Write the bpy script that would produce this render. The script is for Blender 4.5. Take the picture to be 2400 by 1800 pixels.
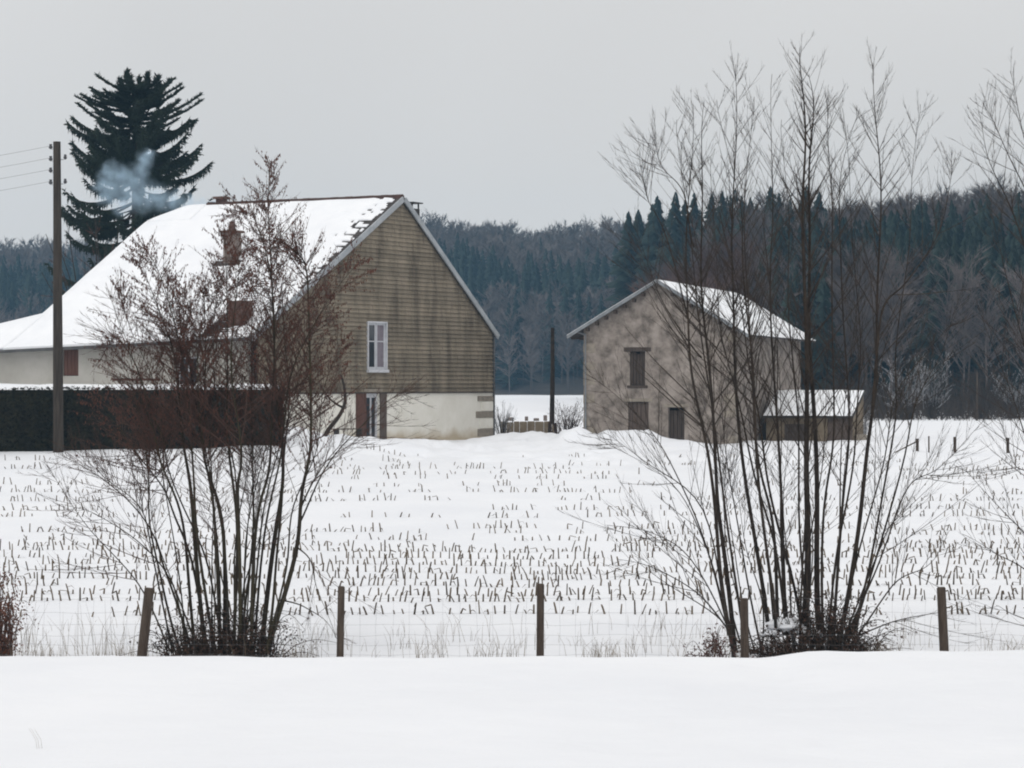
import bpy, math, random
import numpy as np
from mathutils import Vector, Matrix, noise as mnoise
random.seed(7); RNG = np.random.default_rng(7)
SC = bpy.context.scene
for o in list(bpy.data.objects): bpy.data.objects.remove(o)
COL = SC.collection
R = math.radians

# ------------------------------------------------------------------ camera
CAMZ = 5.0
F = 6000.0                                   # focal length in photo pixels (photo 2400 x 1800)
cd = bpy.data.cameras.new('camera'); cam = bpy.data.objects.new('camera', cd); COL.objects.link(cam)
cam.location = (0, 0, CAMZ); cam.rotation_euler = (R(90), 0, 0)
cd.sensor_width = 36.0; cd.lens = 36.0 * F / 2400.0; cd.clip_end = 4000; cd.clip_start = 0.5
SC.camera = cam
# ------------------------------------------------------------------ overcast sky
SUN_EL, SUN_AZ = 52.0, 200.0                 # azimuth clockwise from +Y
W = bpy.data.worlds.new('World'); SC.world = W; W.use_nodes = True
nt = W.node_tree; nt.nodes.clear()
wo = nt.nodes.new('ShaderNodeOutputWorld'); bg = nt.nodes.new('ShaderNodeBackground')
sky = nt.nodes.new('ShaderNodeTexSky'); sky.sky_type = 'NISHITA'; sky.sun_disc = False
sky.sun_elevation = R(SUN_EL); sky.sun_rotation = R(SUN_AZ); sky.dust_density = 4; sky.air_density = 1.0
hs = nt.nodes.new('ShaderNodeHueSaturation'); hs.inputs['Saturation'].default_value = 0.15
tc = nt.nodes.new('ShaderNodeTexCoord'); sx = nt.nodes.new('ShaderNodeSeparateXYZ')
mr = nt.nodes.new('ShaderNodeMapRange'); mr.inputs[1].default_value = 0; mr.inputs[2].default_value = 1
mr.inputs[3].default_value = 1.0; mr.inputs[4].default_value = 1.5          # overcast: brighter towards the zenith
nz = nt.nodes.new('ShaderNodeTexNoise'); nz.inputs['Scale'].default_value = 3.0; nz.inputs['Detail'].default_value = 3
mr2 = nt.nodes.new('ShaderNodeMapRange'); mr2.inputs[1].default_value = .3; mr2.inputs[2].default_value = .7
mr2.inputs[3].default_value = .93; mr2.inputs[4].default_value = 1.07
mul = nt.nodes.new('ShaderNodeMath'); mul.operation = 'MULTIPLY'
cm = nt.nodes.new('ShaderNodeMix'); cm.data_type = 'RGBA'; cm.blend_type = 'MULTIPLY'; cm.inputs[0].default_value = 1
cm.inputs[6].default_value = (6.86, 6.74, 6.62, 1)
mx = nt.nodes.new('ShaderNodeMix'); mx.data_type = 'RGBA'; mx.inputs[0].default_value = .93
L = nt.links.new
L(tc.outputs['Generated'], sx.inputs[0]); L(sx.outputs['Z'], mr.inputs[0]); L(tc.outputs['Generated'], nz.inputs['Vector'])
L(nz.outputs[0], mr2.inputs[0]); L(mr.outputs[0], mul.inputs[0]); L(mr2.outputs[0], mul.inputs[1]); L(mul.outputs[0], cm.inputs[7])
L(sky.outputs[0], hs.inputs['Color']); L(hs.outputs[0], mx.inputs[6]); L(cm.outputs[2], mx.inputs[7])
L(mx.outputs[2], bg.inputs[0]); bg.inputs[1].default_value = 0.1; L(bg.outputs[0], wo.inputs[0])
sd = bpy.data.lights.new('sun', 'SUN'); sd.energy = 0.85; sd.angle = R(55); sd.color = (1, .975, .94)
so = bpy.data.objects.new('sun', sd); COL.objects.link(so)
a, e = R(SUN_AZ), R(SUN_EL)
so.rotation_euler = (-Vector((math.sin(a)*math.cos(e), math.cos(a)*math.cos(e), math.sin(e)))).to_track_quat('-Z', 'Y').to_euler()
so.location = (0, -20, 60)
SC.view_settings.view_transform = 'Standard'; SC.view_settings.look = 'None'
SC.view_settings.exposure = 0; SC.view_settings.gamma = 1; SC.view_settings.use_curve_mapping = False
SC.render.engine = 'CYCLES'
SC.cycles.use_denoising = True
SC.cycles.max_bounces = 6; SC.cycles.diffuse_bounces = 3; SC.cycles.transparent_max_bounces = 8
SC.cycles.volume_bounces = 1; SC.cycles.volume_max_steps = 128
SC.cycles.filter_width = 2.0
HAZE = True

# ------------------------------------------------------------------ helpers
def at(px, py, Y): return Vector(((px-1200)/F*Y, Y, CAMZ-(py-900)/F*Y))
def sstep(a, b, x):
    t = np.clip((np.asarray(x, float)-a)/(b-a), 0, 1); return t*t*(3-2*t)
_perm = np.random.default_rng(3).random((256, 256))
def vnoise(x, y):
    x = np.asarray(x, float); y = np.asarray(y, float)
    xi = np.floor(x).astype(int); yi = np.floor(y).astype(int); fx = x-xi; fy = y-yi
    fx = fx*fx*(3-2*fx); fy = fy*fy*(3-2*fy)
    a = _perm[xi % 256, yi % 256]; b = _perm[(xi+1) % 256, yi % 256]
    c = _perm[xi % 256, (yi+1) % 256]; d = _perm[(xi+1) % 256, (yi+1) % 256]
    return (a*(1-fx)+b*fx)*(1-fy)+(c*(1-fx)+d*fx)*fy - .5
def tag(o, label=None, cat=None, group=None, kind=None):
    if label: o['label'] = label
    if cat: o['category'] = cat
    if group: o['group'] = group
    if kind: o['kind'] = kind
    return o
def empty(name, loc, rz=0.0):
    o = bpy.data.objects.new(name, None); o.location = loc; o.rotation_euler = (0, 0, rz); o.empty_display_size = .3
    COL.objects.link(o); return o
def link(name, me, parent=None):
    o = bpy.data.objects.new(name, me); COL.objects.link(o)
    if parent: o.parent = parent
    return o
def npmesh(name, V, T, mat, smooth=False):
    V = np.asarray(V, np.float32); T = np.asarray(T, np.int32); n = T.shape[1]
    me = bpy.data.meshes.new(name); me.vertices.add(len(V)); me.vertices.foreach_set('co', V.ravel())
    me.loops.add(T.size); me.loops.foreach_set('vertex_index', T.ravel())
    me.polygons.add(len(T)); me.polygons.foreach_set('loop_start', np.arange(0, T.size, n, dtype=np.int32))
    me.polygons.foreach_set('loop_total', np.full(len(T), n, np.int32))
    if smooth: me.polygons.foreach_set('use_smooth', np.ones(len(T), bool))
    me.update(calc_edges=True); me.validate()
    me.materials.append(mat); return me

class MB:
    def __init__(s): s.v = []; s.f = []
    def quad(s, *p):
        n = len(s.v); s.v += [tuple(q) for q in p]; s.f.append(tuple(range(n, n+len(p))))
    def box(s, x0, y0, z0, x1, y1, z1, rot=None, org=None):
        n = len(s.v)
        P = [Vector((x, y, z)) for z in (z0, z1) for (x, y) in ((x0, y0), (x1, y0), (x1, y1), (x0, y1))]
        if rot is not None: P = [rot @ (p-org)+org for p in P]
        s.v += [tuple(p) for p in P]
        for f in ((3, 2, 1, 0), (4, 5, 6, 7), (0, 1, 5, 4), (1, 2, 6, 5), (2, 3, 7, 6), (3, 0, 4, 7)): s.f.append(tuple(n+i for i in f))
        return s
    def tube(s, P, rad, n=5, cap=True):
        P = [Vector(p) for p in P]; m = len(P); base = len(s.v)
        t = (P[1]-P[0]).normalized()
        up = Vector((0, 0, 1)) if abs(t.z) < .9 else Vector((1, 0, 0))
        u = t.cross(up).normalized()
        cs = [(math.cos(2*math.pi*k/n), math.sin(2*math.pi*k/n)) for k in range(n)]
        for i in range(m):
            if i < m-1:
                t2 = (P[i+1]-P[i])
                if t2.length > 1e-9: t = t2.normalized()
            u = (u - t*u.dot(t))
            u = u.normalized() if u.length > 1e-6 else t.orthogonal().normalized()
            w = t.cross(u); r = rad[i]
            for c, d in cs: s.v.append(tuple(P[i]+u*(c*r)+w*(d*r)))
        for i in range(m-1):
            for k in range(n):
                a0 = base+i*n+k; b0 = base+i*n+(k+1) % n
                s.f.append((a0, b0, b0+n, a0+n))
        if cap:
            s.f.append(tuple(base+k for k in range(n-1, -1, -1))); s.f.append(tuple(base+(m-1)*n+k for k in range(n)))
        return s
    def spike(s, p, q, r, n=3):
        p = Vector(p); q = Vector(q); t = (q-p); u = t.orthogonal().normalized(); w = t.normalized().cross(u); b = len(s.v)
        for k in range(n):
            a_ = 2*math.pi*k/n; s.v.append(tuple(p+u*(r*math.cos(a_))+w*(r*math.sin(a_))))
        s.v.append(tuple(q))
        for k in range(n): s.f.append((b+k, b+(k+1) % n, b+n))
    def spindle(s, p, q, r, n=4):
        p = Vector(p); q = Vector(q); m = (p+q)/2; t = q-p; u = t.orthogonal().normalized(); w = t.normalized().cross(u); b = len(s.v)
        for k in range(n):
            a_ = 2*math.pi*k/n; s.v.append(tuple(m+u*(r*math.cos(a_))+w*(r*math.sin(a_))))
        s.v += [tuple(p), tuple(q)]
        for k in range(n):
            s.f.append((b+(k+1) % n, b+k, b+n)); s.f.append((b+k, b+(k+1) % n, b+n+1))
    def prism(s, poly, a0, a1, fn):
        """poly in 2D, extruded between a0 and a1, fn(u, v, a) -> 3D"""
        n = len(s.v); m = len(poly)
        s.v += [tuple(fn(u, v, a0)) for u, v in poly]+[tuple(fn(u, v, a1)) for u, v in poly]
        s.f.append(tuple(range(n, n+m))); s.f.append(tuple(range(n+2*m-1, n+m-1, -1)))
        for i in range(m):
            j = (i+1) % m; s.f.append((n+i, n+i+m, n+j+m, n+j))
        return s
    def build(s, name, mat, parent=None, smooth=False, bevel=0):
        me = bpy.data.meshes.new(name); me.from_pydata(s.v, [], s.f)
        if smooth:
            me.polygons.foreach_set('use_smooth', np.ones(len(me.polygons), bool))
        me.materials.append(mat); me.update()
        o = link(name, me, parent)
        if bevel:
            b = o.modifiers.new('b', 'BEVEL'); b.width = bevel; b.segments = 1; b.limit_method = 'ANGLE'
        return o

def mat(name, c1, c2=None, scale=3.0, rough=.85, bump=0.0, bscale=None, detail=5, streak=None, spec=.25, c3=None):
    m = bpy.data.materials.new(name); m.use_nodes = True; t = m.node_tree; b = t.nodes['Principled BSDF']
    b.inputs['Roughness'].default_value = rough; b.inputs['Specular IOR Level'].default_value = spec
    b.inputs['Base Color'].default_value = (*c1, 1)
    co = t.nodes.new('ShaderNodeTexCoord'); v = co.outputs['Object']
    if streak:
        mp = t.nodes.new('ShaderNodeMapping'); mp.inputs['Scale'].default_value = streak; t.links.new(v, mp.inputs[0]); v = mp.outputs[0]
    if c2 is not None:
        n = t.nodes.new('ShaderNodeTexNoise'); n.inputs['Scale'].default_value = scale; n.inputs['Detail'].default_value = detail
        n.inputs['Roughness'].default_value = .65; t.links.new(v, n.inputs['Vector'])
        r = t.nodes.new('ShaderNodeValToRGB'); r.color_ramp.elements[0].position = .36; r.color_ramp.elements[1].position = .64
        r.color_ramp.elements[0].color = (*c1, 1); r.color_ramp.elements[1].color = (*c2, 1)
        if c3 is not None:
            el = r.color_ramp.elements.new(.5); el.color = (*c3, 1)
        t.links.new(n.outputs[0], r.inputs[0]); t.links.new(r.outputs[0], b.inputs['Base Color'])
    if bump:
        n2 = t.nodes.new('ShaderNodeTexNoise'); n2.inputs['Scale'].default_value = bscale or scale*4; n2.inputs['Detail'].default_value = 6
        t.links.new(co.outputs['Object'], n2.inputs['Vector'])
        bp = t.nodes.new('ShaderNodeBump'); bp.inputs['Strength'].default_value = bump; bp.inputs['Distance'].default_value = .05
        t.links.new(n2.outputs[0], bp.inputs['Height']); t.links.new(bp.outputs[0], b.inputs['Normal'])
    return m

M = {}
M['snow'] = mat('snow', (.787, .806, .845), (.842, .858, .89), .25, .6, .45, 2.4)
M['roofsnow'] = mat('roof_snow', (.82, .84, .875), (.88, .895, .92), .7, .6, .2, 3)
M['bark'] = mat('bark', (.018, .013, .010), (.045, .033, .024), 6, .9, .4, 30)
M['bark_green'] = mat('bark_mossy', (.021, .015, .011), (.046, .039, .022), 2.5, .9, .4, 30, streak=(1, 1, .3))
M['twig_grey'] = mat('twig_grey', (.03, .023, .019), (.055, .042, .034), 3, .85)
M['twig_red'] = mat('twig_red', (.044, .027, .021), (.078, .045, .036), 2, .85)
M['catkin'] = mat('catkin', (.07, .024, .018), (.11, .05, .035), 3, .8)
M['russet'] = mat('russet_leaf', (.09, .03, .018), (.14, .06, .035), 4, .8)
M['dead'] = mat('dead_grass', (.10, .078, .055), (.22, .175, .12), 2, .9)
M['stalk'] = mat('maize_stalk', (.055, .042, .03), (.15, .115, .08), 1.3, .9)
M['post'] = mat('old_post', (.045, .032, .024), (.085, .065, .05), 3, .9, .5, 25, streak=(4, 4, .6))
M['wire'] = mat('wire', (.13, .13, .135), None, rough=.5)
M['darkwire'] = mat('dark_wire', (.2, .2, .205), None, rough=.5)
M['pole'] = mat('pole_wood', (.030, .024, .020), (.058, .048, .039), 2, .9, .4, 20, streak=(5, 5, .4))
M['insul'] = mat('insulator', (.03, .03, .035), (.05, .05, .055), 5, .35, spec=.5)
M['needle'] = mat('needle', (.009, .015, .010), (.022, .033, .020), 1.2, .8)
M['hedge'] = mat('hedge_leaf', (.011, .010, .006), (.022, .021, .011), 1.5, .8)
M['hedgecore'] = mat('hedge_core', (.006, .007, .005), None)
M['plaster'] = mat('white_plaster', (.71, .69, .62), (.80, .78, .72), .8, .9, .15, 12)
def rising_damp(m, col, z0, z1):                     # ochre stain soaking up from the foot of the wall
    t = m.node_tree; b = t.nodes['Principled BSDF']; src = b.inputs['Base Color'].links[0].from_socket
    co = t.nodes.new('ShaderNodeTexCoord'); sp = t.nodes.new('ShaderNodeSeparateXYZ'); n = t.nodes.new('ShaderNodeTexNoise'); n.inputs['Scale'].default_value = 1.1; n.inputs['Detail'].default_value = 5
    ad = t.nodes.new('ShaderNodeMath'); ad.operation = 'MULTIPLY_ADD'; ad.inputs[1].default_value = -.9
    mp = t.nodes.new('ShaderNodeMapRange'); mp.inputs[1].default_value = z0-.45; mp.inputs[2].default_value = z1-.45; mp.inputs[3].default_value = .75; mp.inputs[4].default_value = 0
    mx = t.nodes.new('ShaderNodeMix'); mx.data_type = 'RGBA'; mx.inputs[7].default_value = (*col, 1)
    t.links.new(co.outputs['Object'], sp.inputs[0]); t.links.new(co.outputs['Object'], n.inputs['Vector']); t.links.new(n.outputs[0], ad.inputs[0]); t.links.new(sp.outputs['Z'], ad.inputs[2])
    t.links.new(ad.outputs[0], mp.inputs[0]); t.links.new(mp.outputs[0], mx.inputs[0]); t.links.new(src, mx.inputs[6]); t.links.new(mx.outputs[2], b.inputs['Base Color'])
rising_damp(M['plaster'], (.40, .31, .19), .45, .95)
def vary(m, lo, hi):                                 # each piece a little lighter or darker than its neighbours
    t = m.node_tree; b = t.nodes['Principled BSDF']; src = b.inputs['Base Color'].links[0].from_socket
    oi = t.nodes.new('ShaderNodeObjectInfo'); mp = t.nodes.new('ShaderNodeMapRange'); mp.inputs[3].default_value = lo; mp.inputs[4].default_value = hi
    mx = t.nodes.new('ShaderNodeMix'); mx.data_type = 'RGBA'; mx.blend_type = 'MULTIPLY'; mx.inputs[0].default_value = 1
    t.links.new(oi.outputs['Random'], mp.inputs[0]); t.links.new(src, mx.inputs[6]); t.links.new(mp.outputs[0], mx.inputs[7]); t.links.new(mx.outputs[2], b.inputs['Base Color'])
M['shadedplaster'] = mat('shaded_plaster', (.35, .335, .30), (.44, .425, .39), .6, .9, .15, 12)  # white plaster darkened: the front wall's shade is put into its colour
M['clad'] = mat('cladding', (.122, .102, .077), (.248, .211, .160), .9, .9, .3, 18, streak=(1.3, 1.3, .3), c3=(.203, .171, .127)); vary(M['clad'], .84, 1.12)
M['cladback'] = mat('cladding_back', (.06, .05, .035), None)
M['tile'] = mat('roof_tile', (.045, .040, .039), (.085, .074, .070), 2.5, .85, .3, 20)
M['ridge'] = mat('ridge_tile', (.05, .030, .026), (.085, .05, .042), 2, .85)
M['trim'] = mat('verge_trim', (.27, .29, .31), (.38, .40, .42), 2, .6)
M['gutter'] = mat('gutter', (.06, .06, .062), (.10, .10, .10), 2, .5)
M['brick'] = mat('chimney_brick', (.085, .05, .042), (.135, .085, .070), 4, .9, .3, 25)
M['chimgrey'] = mat('chimney_render', (.16, .13, .115), (.24, .20, .18), 3, .9)
M['iron'] = mat('dark_iron', (.03, .028, .026), (.055, .05, .045), 5, .7)
M['stone'] = mat('quoin_stone', (.20, .175, .145), (.30, .265, .22), 3, .9, .4, 15)
M['white'] = mat('white_paint', (.46, .47, .50), (.55, .56, .59), 3, .6)
M['shutter'] = mat('shutter_paint', (.085, .040, .030), (.12, .06, .045), 3, .8, streak=(6, 6, .6))
M['shuttergrey'] = mat('shutter_grey', (.075, .056, .047), (.12, .094, .080), 3, .85, streak=(6, 6, .5))
M['barn'] = mat('barn_render', (.115, .098, .085), (.325, .286, .255), 1.5, .95, .9, 9, detail=12, c3=(.235, .203, .178))
M['barnside'] = M['barn']
M['wood'] = mat('weathered_wood', (.042, .032, .027), (.085, .068, .058), 2, .9, .3, 20, streak=(7, 7, .5))
M['shedwall'] = mat('shed_wall', (.13, .10, .068), (.22, .18, .13), 1.2, .95, .5, 9)
M['zinc'] = mat('zinc', (.15, .16, .17), (.24, .255, .27), 2, .5)
M['dark'] = mat('dark_interior', (.012, .011, .011), None)
M['hill'] = mat('forest_floor', (.045, .036, .03), (.08, .065, .055), .05, .95)
M['conifer'] = mat('far_conifer', (.012, .024, .022), (.032, .048, .038), .09, .9, detail=3)
M['baretree'] = mat('far_bare_tree', (.085, .070, .066), (.14, .118, .112), .05, .9, detail=3)
M['redtree'] = mat('far_red_tree', (.075, .042, .034), (.105, .065, .052), .06, .9, detail=3)
M['frost'] = mat('frosted_twig', (.12, .115, .115), (.46, .47, .49), .5, .9)
M['curtain_reflection'] = mat('curtain_reflection', (.15, .13, .15), (.22, .195, .22), 3, .9, streak=(8, 8, .5))  # mauve grey puts the pane's reflection into the colour, with curtain-like streaks
def glass(name, c):
    m = mat(name, c, None, rough=.12, spec=.5); return m
M['glass'] = glass('pane_glass', (.03, .035, .042))

# ------------------------------------------------------------------ ground
MOUNDS = [  # x px, Y, rx, ry, h
    (790, 109, 3.0, 2.6, .38), (930, 112.5, 2.6, 2.0, .36), (1040, 113, 2.0, 1.5, .18), (700, 108, 3, 2.2, .35),
    (1330, 117, 2.2, 2.6, .30), (1420, 116.5, 2.8, 1.9, .42), (1530, 116, 2.4, 1.7, .30), (1240, 122, 2.4, 2.2, .35), (1620, 114.5, 2.0, 1.5, .15),
    (1010, 109.5, 2.6, 1.0, .22), (880, 109, 1.5, 1.0, .2)]
def ground(x, y):
    x = np.asarray(x, float); y = np.asarray(y, float)
    near = 3.03 + .05*vnoise(x*.22+9, y*.22)+.018*vnoise(x*1.1, y*1.1+4)
    base = .2+.0266*(y-43)
    base = np.where(y > 118, 2.2+(y-118)*.0011, base)
    base = np.where(y > 560, 2.69+0*y, base)
    base = np.where(y < 43, .2+(43-y)*.003, base)
    base = base+.10*vnoise(x*.13, y*.13+2)*sstep(48, 60, y)+.05*vnoise(x*.5+3, y*.5)*sstep(44, 50, y)
    base = base+.62*sstep(86, 99, y)*sstep(-6.5, -10.5, x)
    near_b = sstep(100, 106, y)*sstep(128, 121, y)
    base = base+near_b*(.30*vnoise(x*.7+4, y*.9)+.18*vnoise(x*2.1, y*2.3+8))
    near = near+.055*vnoise(x*.9+2.3, y*.35+1)*sstep(12, 17, y)+.016*vnoise(x*3.3, y*1.2)+.035*np.exp(-((x-2.25)/.28)**2)*sstep(15, 18.5, y)-.02*np.exp(-((x-1.85)/.2)**2)*sstep(15, 18.5, y)
    crest = 18.9+.6*vnoise(x*.12+5, 0*y)
    k = sstep(0, 17, y-crest)
    z = near*(1-k)+base*k - .10*np.clip(y-crest, 0, 3)*(1-k)
    for px, Y, rx, ry, h in MOUNDS:
        X = (px-1200)/F*Y; d = ((x-X)/rx)**2+((y-Y)/ry)**2
        z = z+h*np.exp(-d)*(1+.5*vnoise(x*1.3, y*1.3)+.3*vnoise(x*3+1, y*3))
    return z
def gz(x, y): return float(ground(x, y))
def axis(parts):
    out = []
    for a0, b0, st in parts: out += list(np.arange(a0, b0-1e-6, st))
    return np.array(out+[parts[-1][1]])
xs = axis([(-500, -120, 20), (-120, -45, 3), (-45, -5, .6), (-5, 5, .12), (5, 45, .6), (45, 120, 3), (120, 500, 20)])
ys = axis([(-70, 5, 5), (5, 17, .4), (17, 23, .12), (23, 44, .5), (44, 100, .7), (100, 124, .35), (124, 200, 2), (200, 560, 12), (560, 1100, 60)])
def heightmesh(name, xs, ys, fn, m, smooth=True):
    XX, YY = np.meshgrid(xs, ys); ZZ = fn(XX, YY); n = len(xs); k = len(ys)
    V = np.stack([XX, YY, ZZ], -1).reshape(-1, 3)
    i = np.arange(n*k).reshape(k, n); T = np.stack([i[:-1, :-1], i[:-1, 1:], i[1:, 1:], i[1:, :-1]], -1).reshape(-1, 4)
    return npmesh(name, V, T, m, smooth)
tag(link('snow_ground', heightmesh('snow_ground', xs, ys, ground, M['snow'])), kind='structure')

# ------------------------------------------------------------------ wooded hills
SKY_B = ([-900, 0, 100, 300, 600, 1000, 1100, 1170, 1250, 1350, 1440, 1700, 2400, 3300], [590, 556, 546, 538, 520, 500, 505, 502, 518, 504, 500, 503, 508, 530])
SKY_R = ([1300, 1400, 1440, 1480, 1520, 1600, 1680, 1740, 1800, 1850, 1900, 1960, 2050, 2150, 2250, 2320, 2400, 3300], [610, 545, 508, 484, 466, 452, 460, 444, 430, 432, 446, 464, 466, 456, 448, 436, 438, 450])
YB0, YB1, YR0, YR1 = 545., 850., 250., 430.
def hill_back(x, y):
    px = 1200+x/np.maximum(y, 1)*F
    top = CAMZ+(900-np.interp(px, *SKY_B))/F*YB1-16.5
    return 2.3+(top-2.3)*np.clip((y-YB0)/(YB1-YB0), 0, 1)**.85-.12*np.clip(y-YB1, 0, 200)
def hill_right(x, y):
    px = 1200+x/np.maximum(y, 1)*F
    top = CAMZ+(900-np.interp(px, *SKY_R))/F*YR1-15
    k = np.clip((y-YR0)/(YR1-YR0), 0, 1)*sstep(13, 34, x)
    return 1.9+(top-1.9)*k-.15*np.clip(y-YR1, 0, 100)
tag(link('hill', heightmesh('hill', np.arange(-380, 381, 10.), np.arange(YB0-20, 1001, 12.), hill_back, M['hill'])), kind='structure')
tag(link('hill', heightmesh('hill_near', np.arange(10, 200, 5.), np.arange(YR0-10, 531, 6.), hill_right, M['hill'])), kind='structure')

def conifer_proto(seed, whorls=15, nb=10):
    r = random.Random(seed); mb = MB(); H = 1.0
    mb.tube([(0, 0, 0), (0, 0, .9)], [.012, .003], 3, False)
    for k in range(whorls):
        for j in range(nb):
            z = .10+.87*max(0, (k+r.uniform(-.5, .5))/(whorls-1))**.95; z = min(.97, max(.08, z)); rad = .17*(1-(z-.1)/.90)**.95+.004 if z < .98 else .004
            a = 2*math.pi*(j+r.random()*.9)/nb; rr = rad*r.uniform(.55, 1.25); dz = rad*r.uniform(.1, .5)
            c, s_ = math.cos(a), math.sin(a); w = rr*.22
            top = Vector((0, 0, z+.035)); tip = Vector((c*rr, s_*rr, z-dz)); sd = Vector((-s_*w, c*w, -.02))
            mid = tip*.55+top*.45+Vector((0, 0, -.012))
            mb.quad(top, mid+sd, tip); mb.quad(top, tip, mid-sd)
    return mb
def bare_proto(seed, nb=28, nt=11, sw=.0056, r0=.005):
    r = random.Random(seed); mb = MB()
    mb.tube([(0, 0, 0), (r.uniform(-.02, .02), r.uniform(-.02, .02), .5), (r.uniform(-.04, .04), r.uniform(-.04, .04), .93)], [.008, .006, .002], 3, False)
    for k in range(nb):
        z = r.uniform(.25, .82); a = r.uniform(0, 6.283); ln = r.uniform(.14, .30)*(1.15-z*.7); el = r.uniform(.5, 1.15)
        p = Vector((0, 0, z)); d = Vector((math.cos(a)*math.cos(el), math.sin(a)*math.cos(el), math.sin(el)))
        q = p+d*ln+Vector((0, 0, .03)); mb.spike(p, q, r0)
        for j in range(nt):
            t = r.uniform(.25, 1); b = p.lerp(q, t)
            e2 = (d+Vector((r.uniform(-1, 1), r.uniform(-1, 1), r.uniform(-.2, .9)))*.8).normalized()
            tip = b+e2*r.uniform(.05, .12); sd = e2.orthogonal().normalized()*sw
            mb.quad(b-sd, b+sd, tip)
    return mb
def tri(mb):
    T = []
    for f in mb.f:
        for k in range(1, len(f)-1): T.append((f[0], f[k], f[k+1]))
    return np.array(mb.v), np.array(T)
CP = [tri(conifer_proto(s)) for s in (1, 2, 3, 4)]; BP = [tri(bare_proto(s)) for s in (5, 6, 7, 8)]; BF = [tri(bare_proto(s, 42, 20, .0026, .0034)) for s in (15, 16, 17, 18)]
def merge(items, protos):
    VV = []; TT = []; n = 0
    for (x, y, z, h, wd) in items:
        V, T = protos[RNG.integers(len(protos))]; a = RNG.uniform(0, 6.283); c, s = math.cos(a), math.sin(a)
        VV.append(np.stack([(V[:, 0]*c-V[:, 1]*s)*h*wd+x, (V[:, 0]*s+V[:, 1]*c)*h*wd+y, V[:, 2]*h+z], -1)); TT.append(T+n); n += len(V)
    return np.concatenate(VV), np.concatenate(TT)
con_b, bar_b, con_r, bar_r, red_r = [], [], [], [], []
def scatter(fn, x0, x1, y0, y1, cell):
    for gx in np.arange(x0, x1, cell):
        for gy in np.arange(y0, y1, cell):
            x = gx+RNG.uniform(-.45, .45)*cell; y = gy+RNG.uniform(-.45, .45)*cell
            if abs(x) < .215*y+25 and not (y > 500 and (260 < 1200+x/y*F < 820 or 1200+x/y*F > 1640)): yield x, y, float(fn(x, y)), 1200+x/y*F
for x, y, z, px in scatter(hill_back, -260, 260, YB0, YB1+22, 5.4):
    f = (y-YB0)/(YB1-YB0); w = f+.28*float(vnoise(x*.03+7, y*.02))+.18*float(vnoise(x*.1, y*.1))
    if w < .16 or w > .52:
        bar_b.append((x, y, z, RNG.uniform(13, 18)*(.85 if w > .9 else 1), RNG.uniform(1.0, 1.4)))
        if RNG.random() < .05 and w < .8: con_b.append((x, y, z, RNG.uniform(12, 18), 1))
    else:
        con_b.append((x, y, z, RNG.uniform(15, 20), RNG.uniform(1.2, 1.7)))
for x, y, z, px in scatter(hill_right, 8, 120, YR0, YR1+18, 4.3):
    if px < 1395: continue
    f = (y-YR0)/(YR1-YR0); nn = float(vnoise(x*.07+3, y*.05)); edge = min(1, max(.45, (px-1380)/140))
    if px < 1960+120*nn:
        if f < .45+.5*nn and 1500 < px < 1760: red_r.append((x, y, z, RNG.uniform(11, 16)*edge, RNG.uniform(1, 1.3)))
        elif RNG.random() < .2+.5*(nn > .18): bar_r.append((x, y, z, RNG.uniform(12, 16)*edge, 1.2))
        else: con_r.append((x, y, z, RNG.uniform(12.5, 16.5)*edge, RNG.uniform(1.2, 1.7)))
    else:
        if .12 < f+.3*nn < .62: con_r.append((x, y, z, RNG.uniform(13, 17), 1.5))
        else: bar_r.append((x, y, z, RNG.uniform(13, 17), RNG.uniform(1, 1.4)))
# the conifers whose tops stand against the sky on the near hill are trees of their own
crest = []
for px in (1474, 1497, 1530, 1541, 1583, 1606, 1627, 1668, 1692, 1738, 1759, 1806, 1826, 1880, 1921):
    y = YR1-RNG.uniform(0, 24); x = (px-1200)/F*y; z = float(hill_right(x, y))
    top = CAMZ+(900-np.interp(px, *SKY_R))/F*y+RNG.uniform(-1.6, .6); crest.append((x, y, z, top-z))
con_r = [c for c in con_r if not (c[1] > YR1-20 and any(abs(c[0]-q[0]) < 1.2 for q in crest))]
for nm, items, pr, m, lab in (('conifer_wood', con_b, CP, 'conifer', 'hazy dark blue green conifer wood across the far hillside'),
                              ('bare_wood', bar_b, BP, 'baretree', 'grey brown leafless wood along the top and foot of the far hill'),
                              ('conifer_wood', con_r, CP, 'conifer', 'dark conifer wood on the nearer hill behind the barn'),
                              ('bare_wood', bar_r, BF, 'baretree', 'grey leafless wood on the nearer hill at the right'),
                              ('russet_wood', red_r, BF, 'redtree', 'reddish brown leafless trees massed above the barn roof')):
    V, T = merge(items, pr); tag(link(nm, npmesh(nm, V, T, M[m])), lab, 'forest', kind='stuff')
cme, tme = [], []
for i in range(3):
    mb = conifer_proto(40+i, 22, 12); me = bpy.data.meshes.new('crown'); me.from_pydata(mb.v[6:], [], [tuple(k-6 for k in f) for f in mb.f[3:]]); me.materials.append(M['conifer']); cme.append(me)
tb = MB().tube([(0, 0, 0), (0, 0, .92)], [.014, .003], 5); me = bpy.data.meshes.new('trunk'); me.from_pydata(tb.v, [], tb.f); me.materials.append(M['bark']); tme = me
for i, (x, y, z, h) in enumerate(crest):
    e_ = empty('skyline_conifer', (x, y, z), RNG.uniform(0, 6)); e_.scale = (h*1.65, h*1.65, h)
    link('crown', cme[i % 3], e_); link('trunk', tme, e_)
    tag(e_, 'dark spiky conifer top standing against the sky on the hill above the barn', 'tree', 'conifers along the skyline of the nearer hill')

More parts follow.
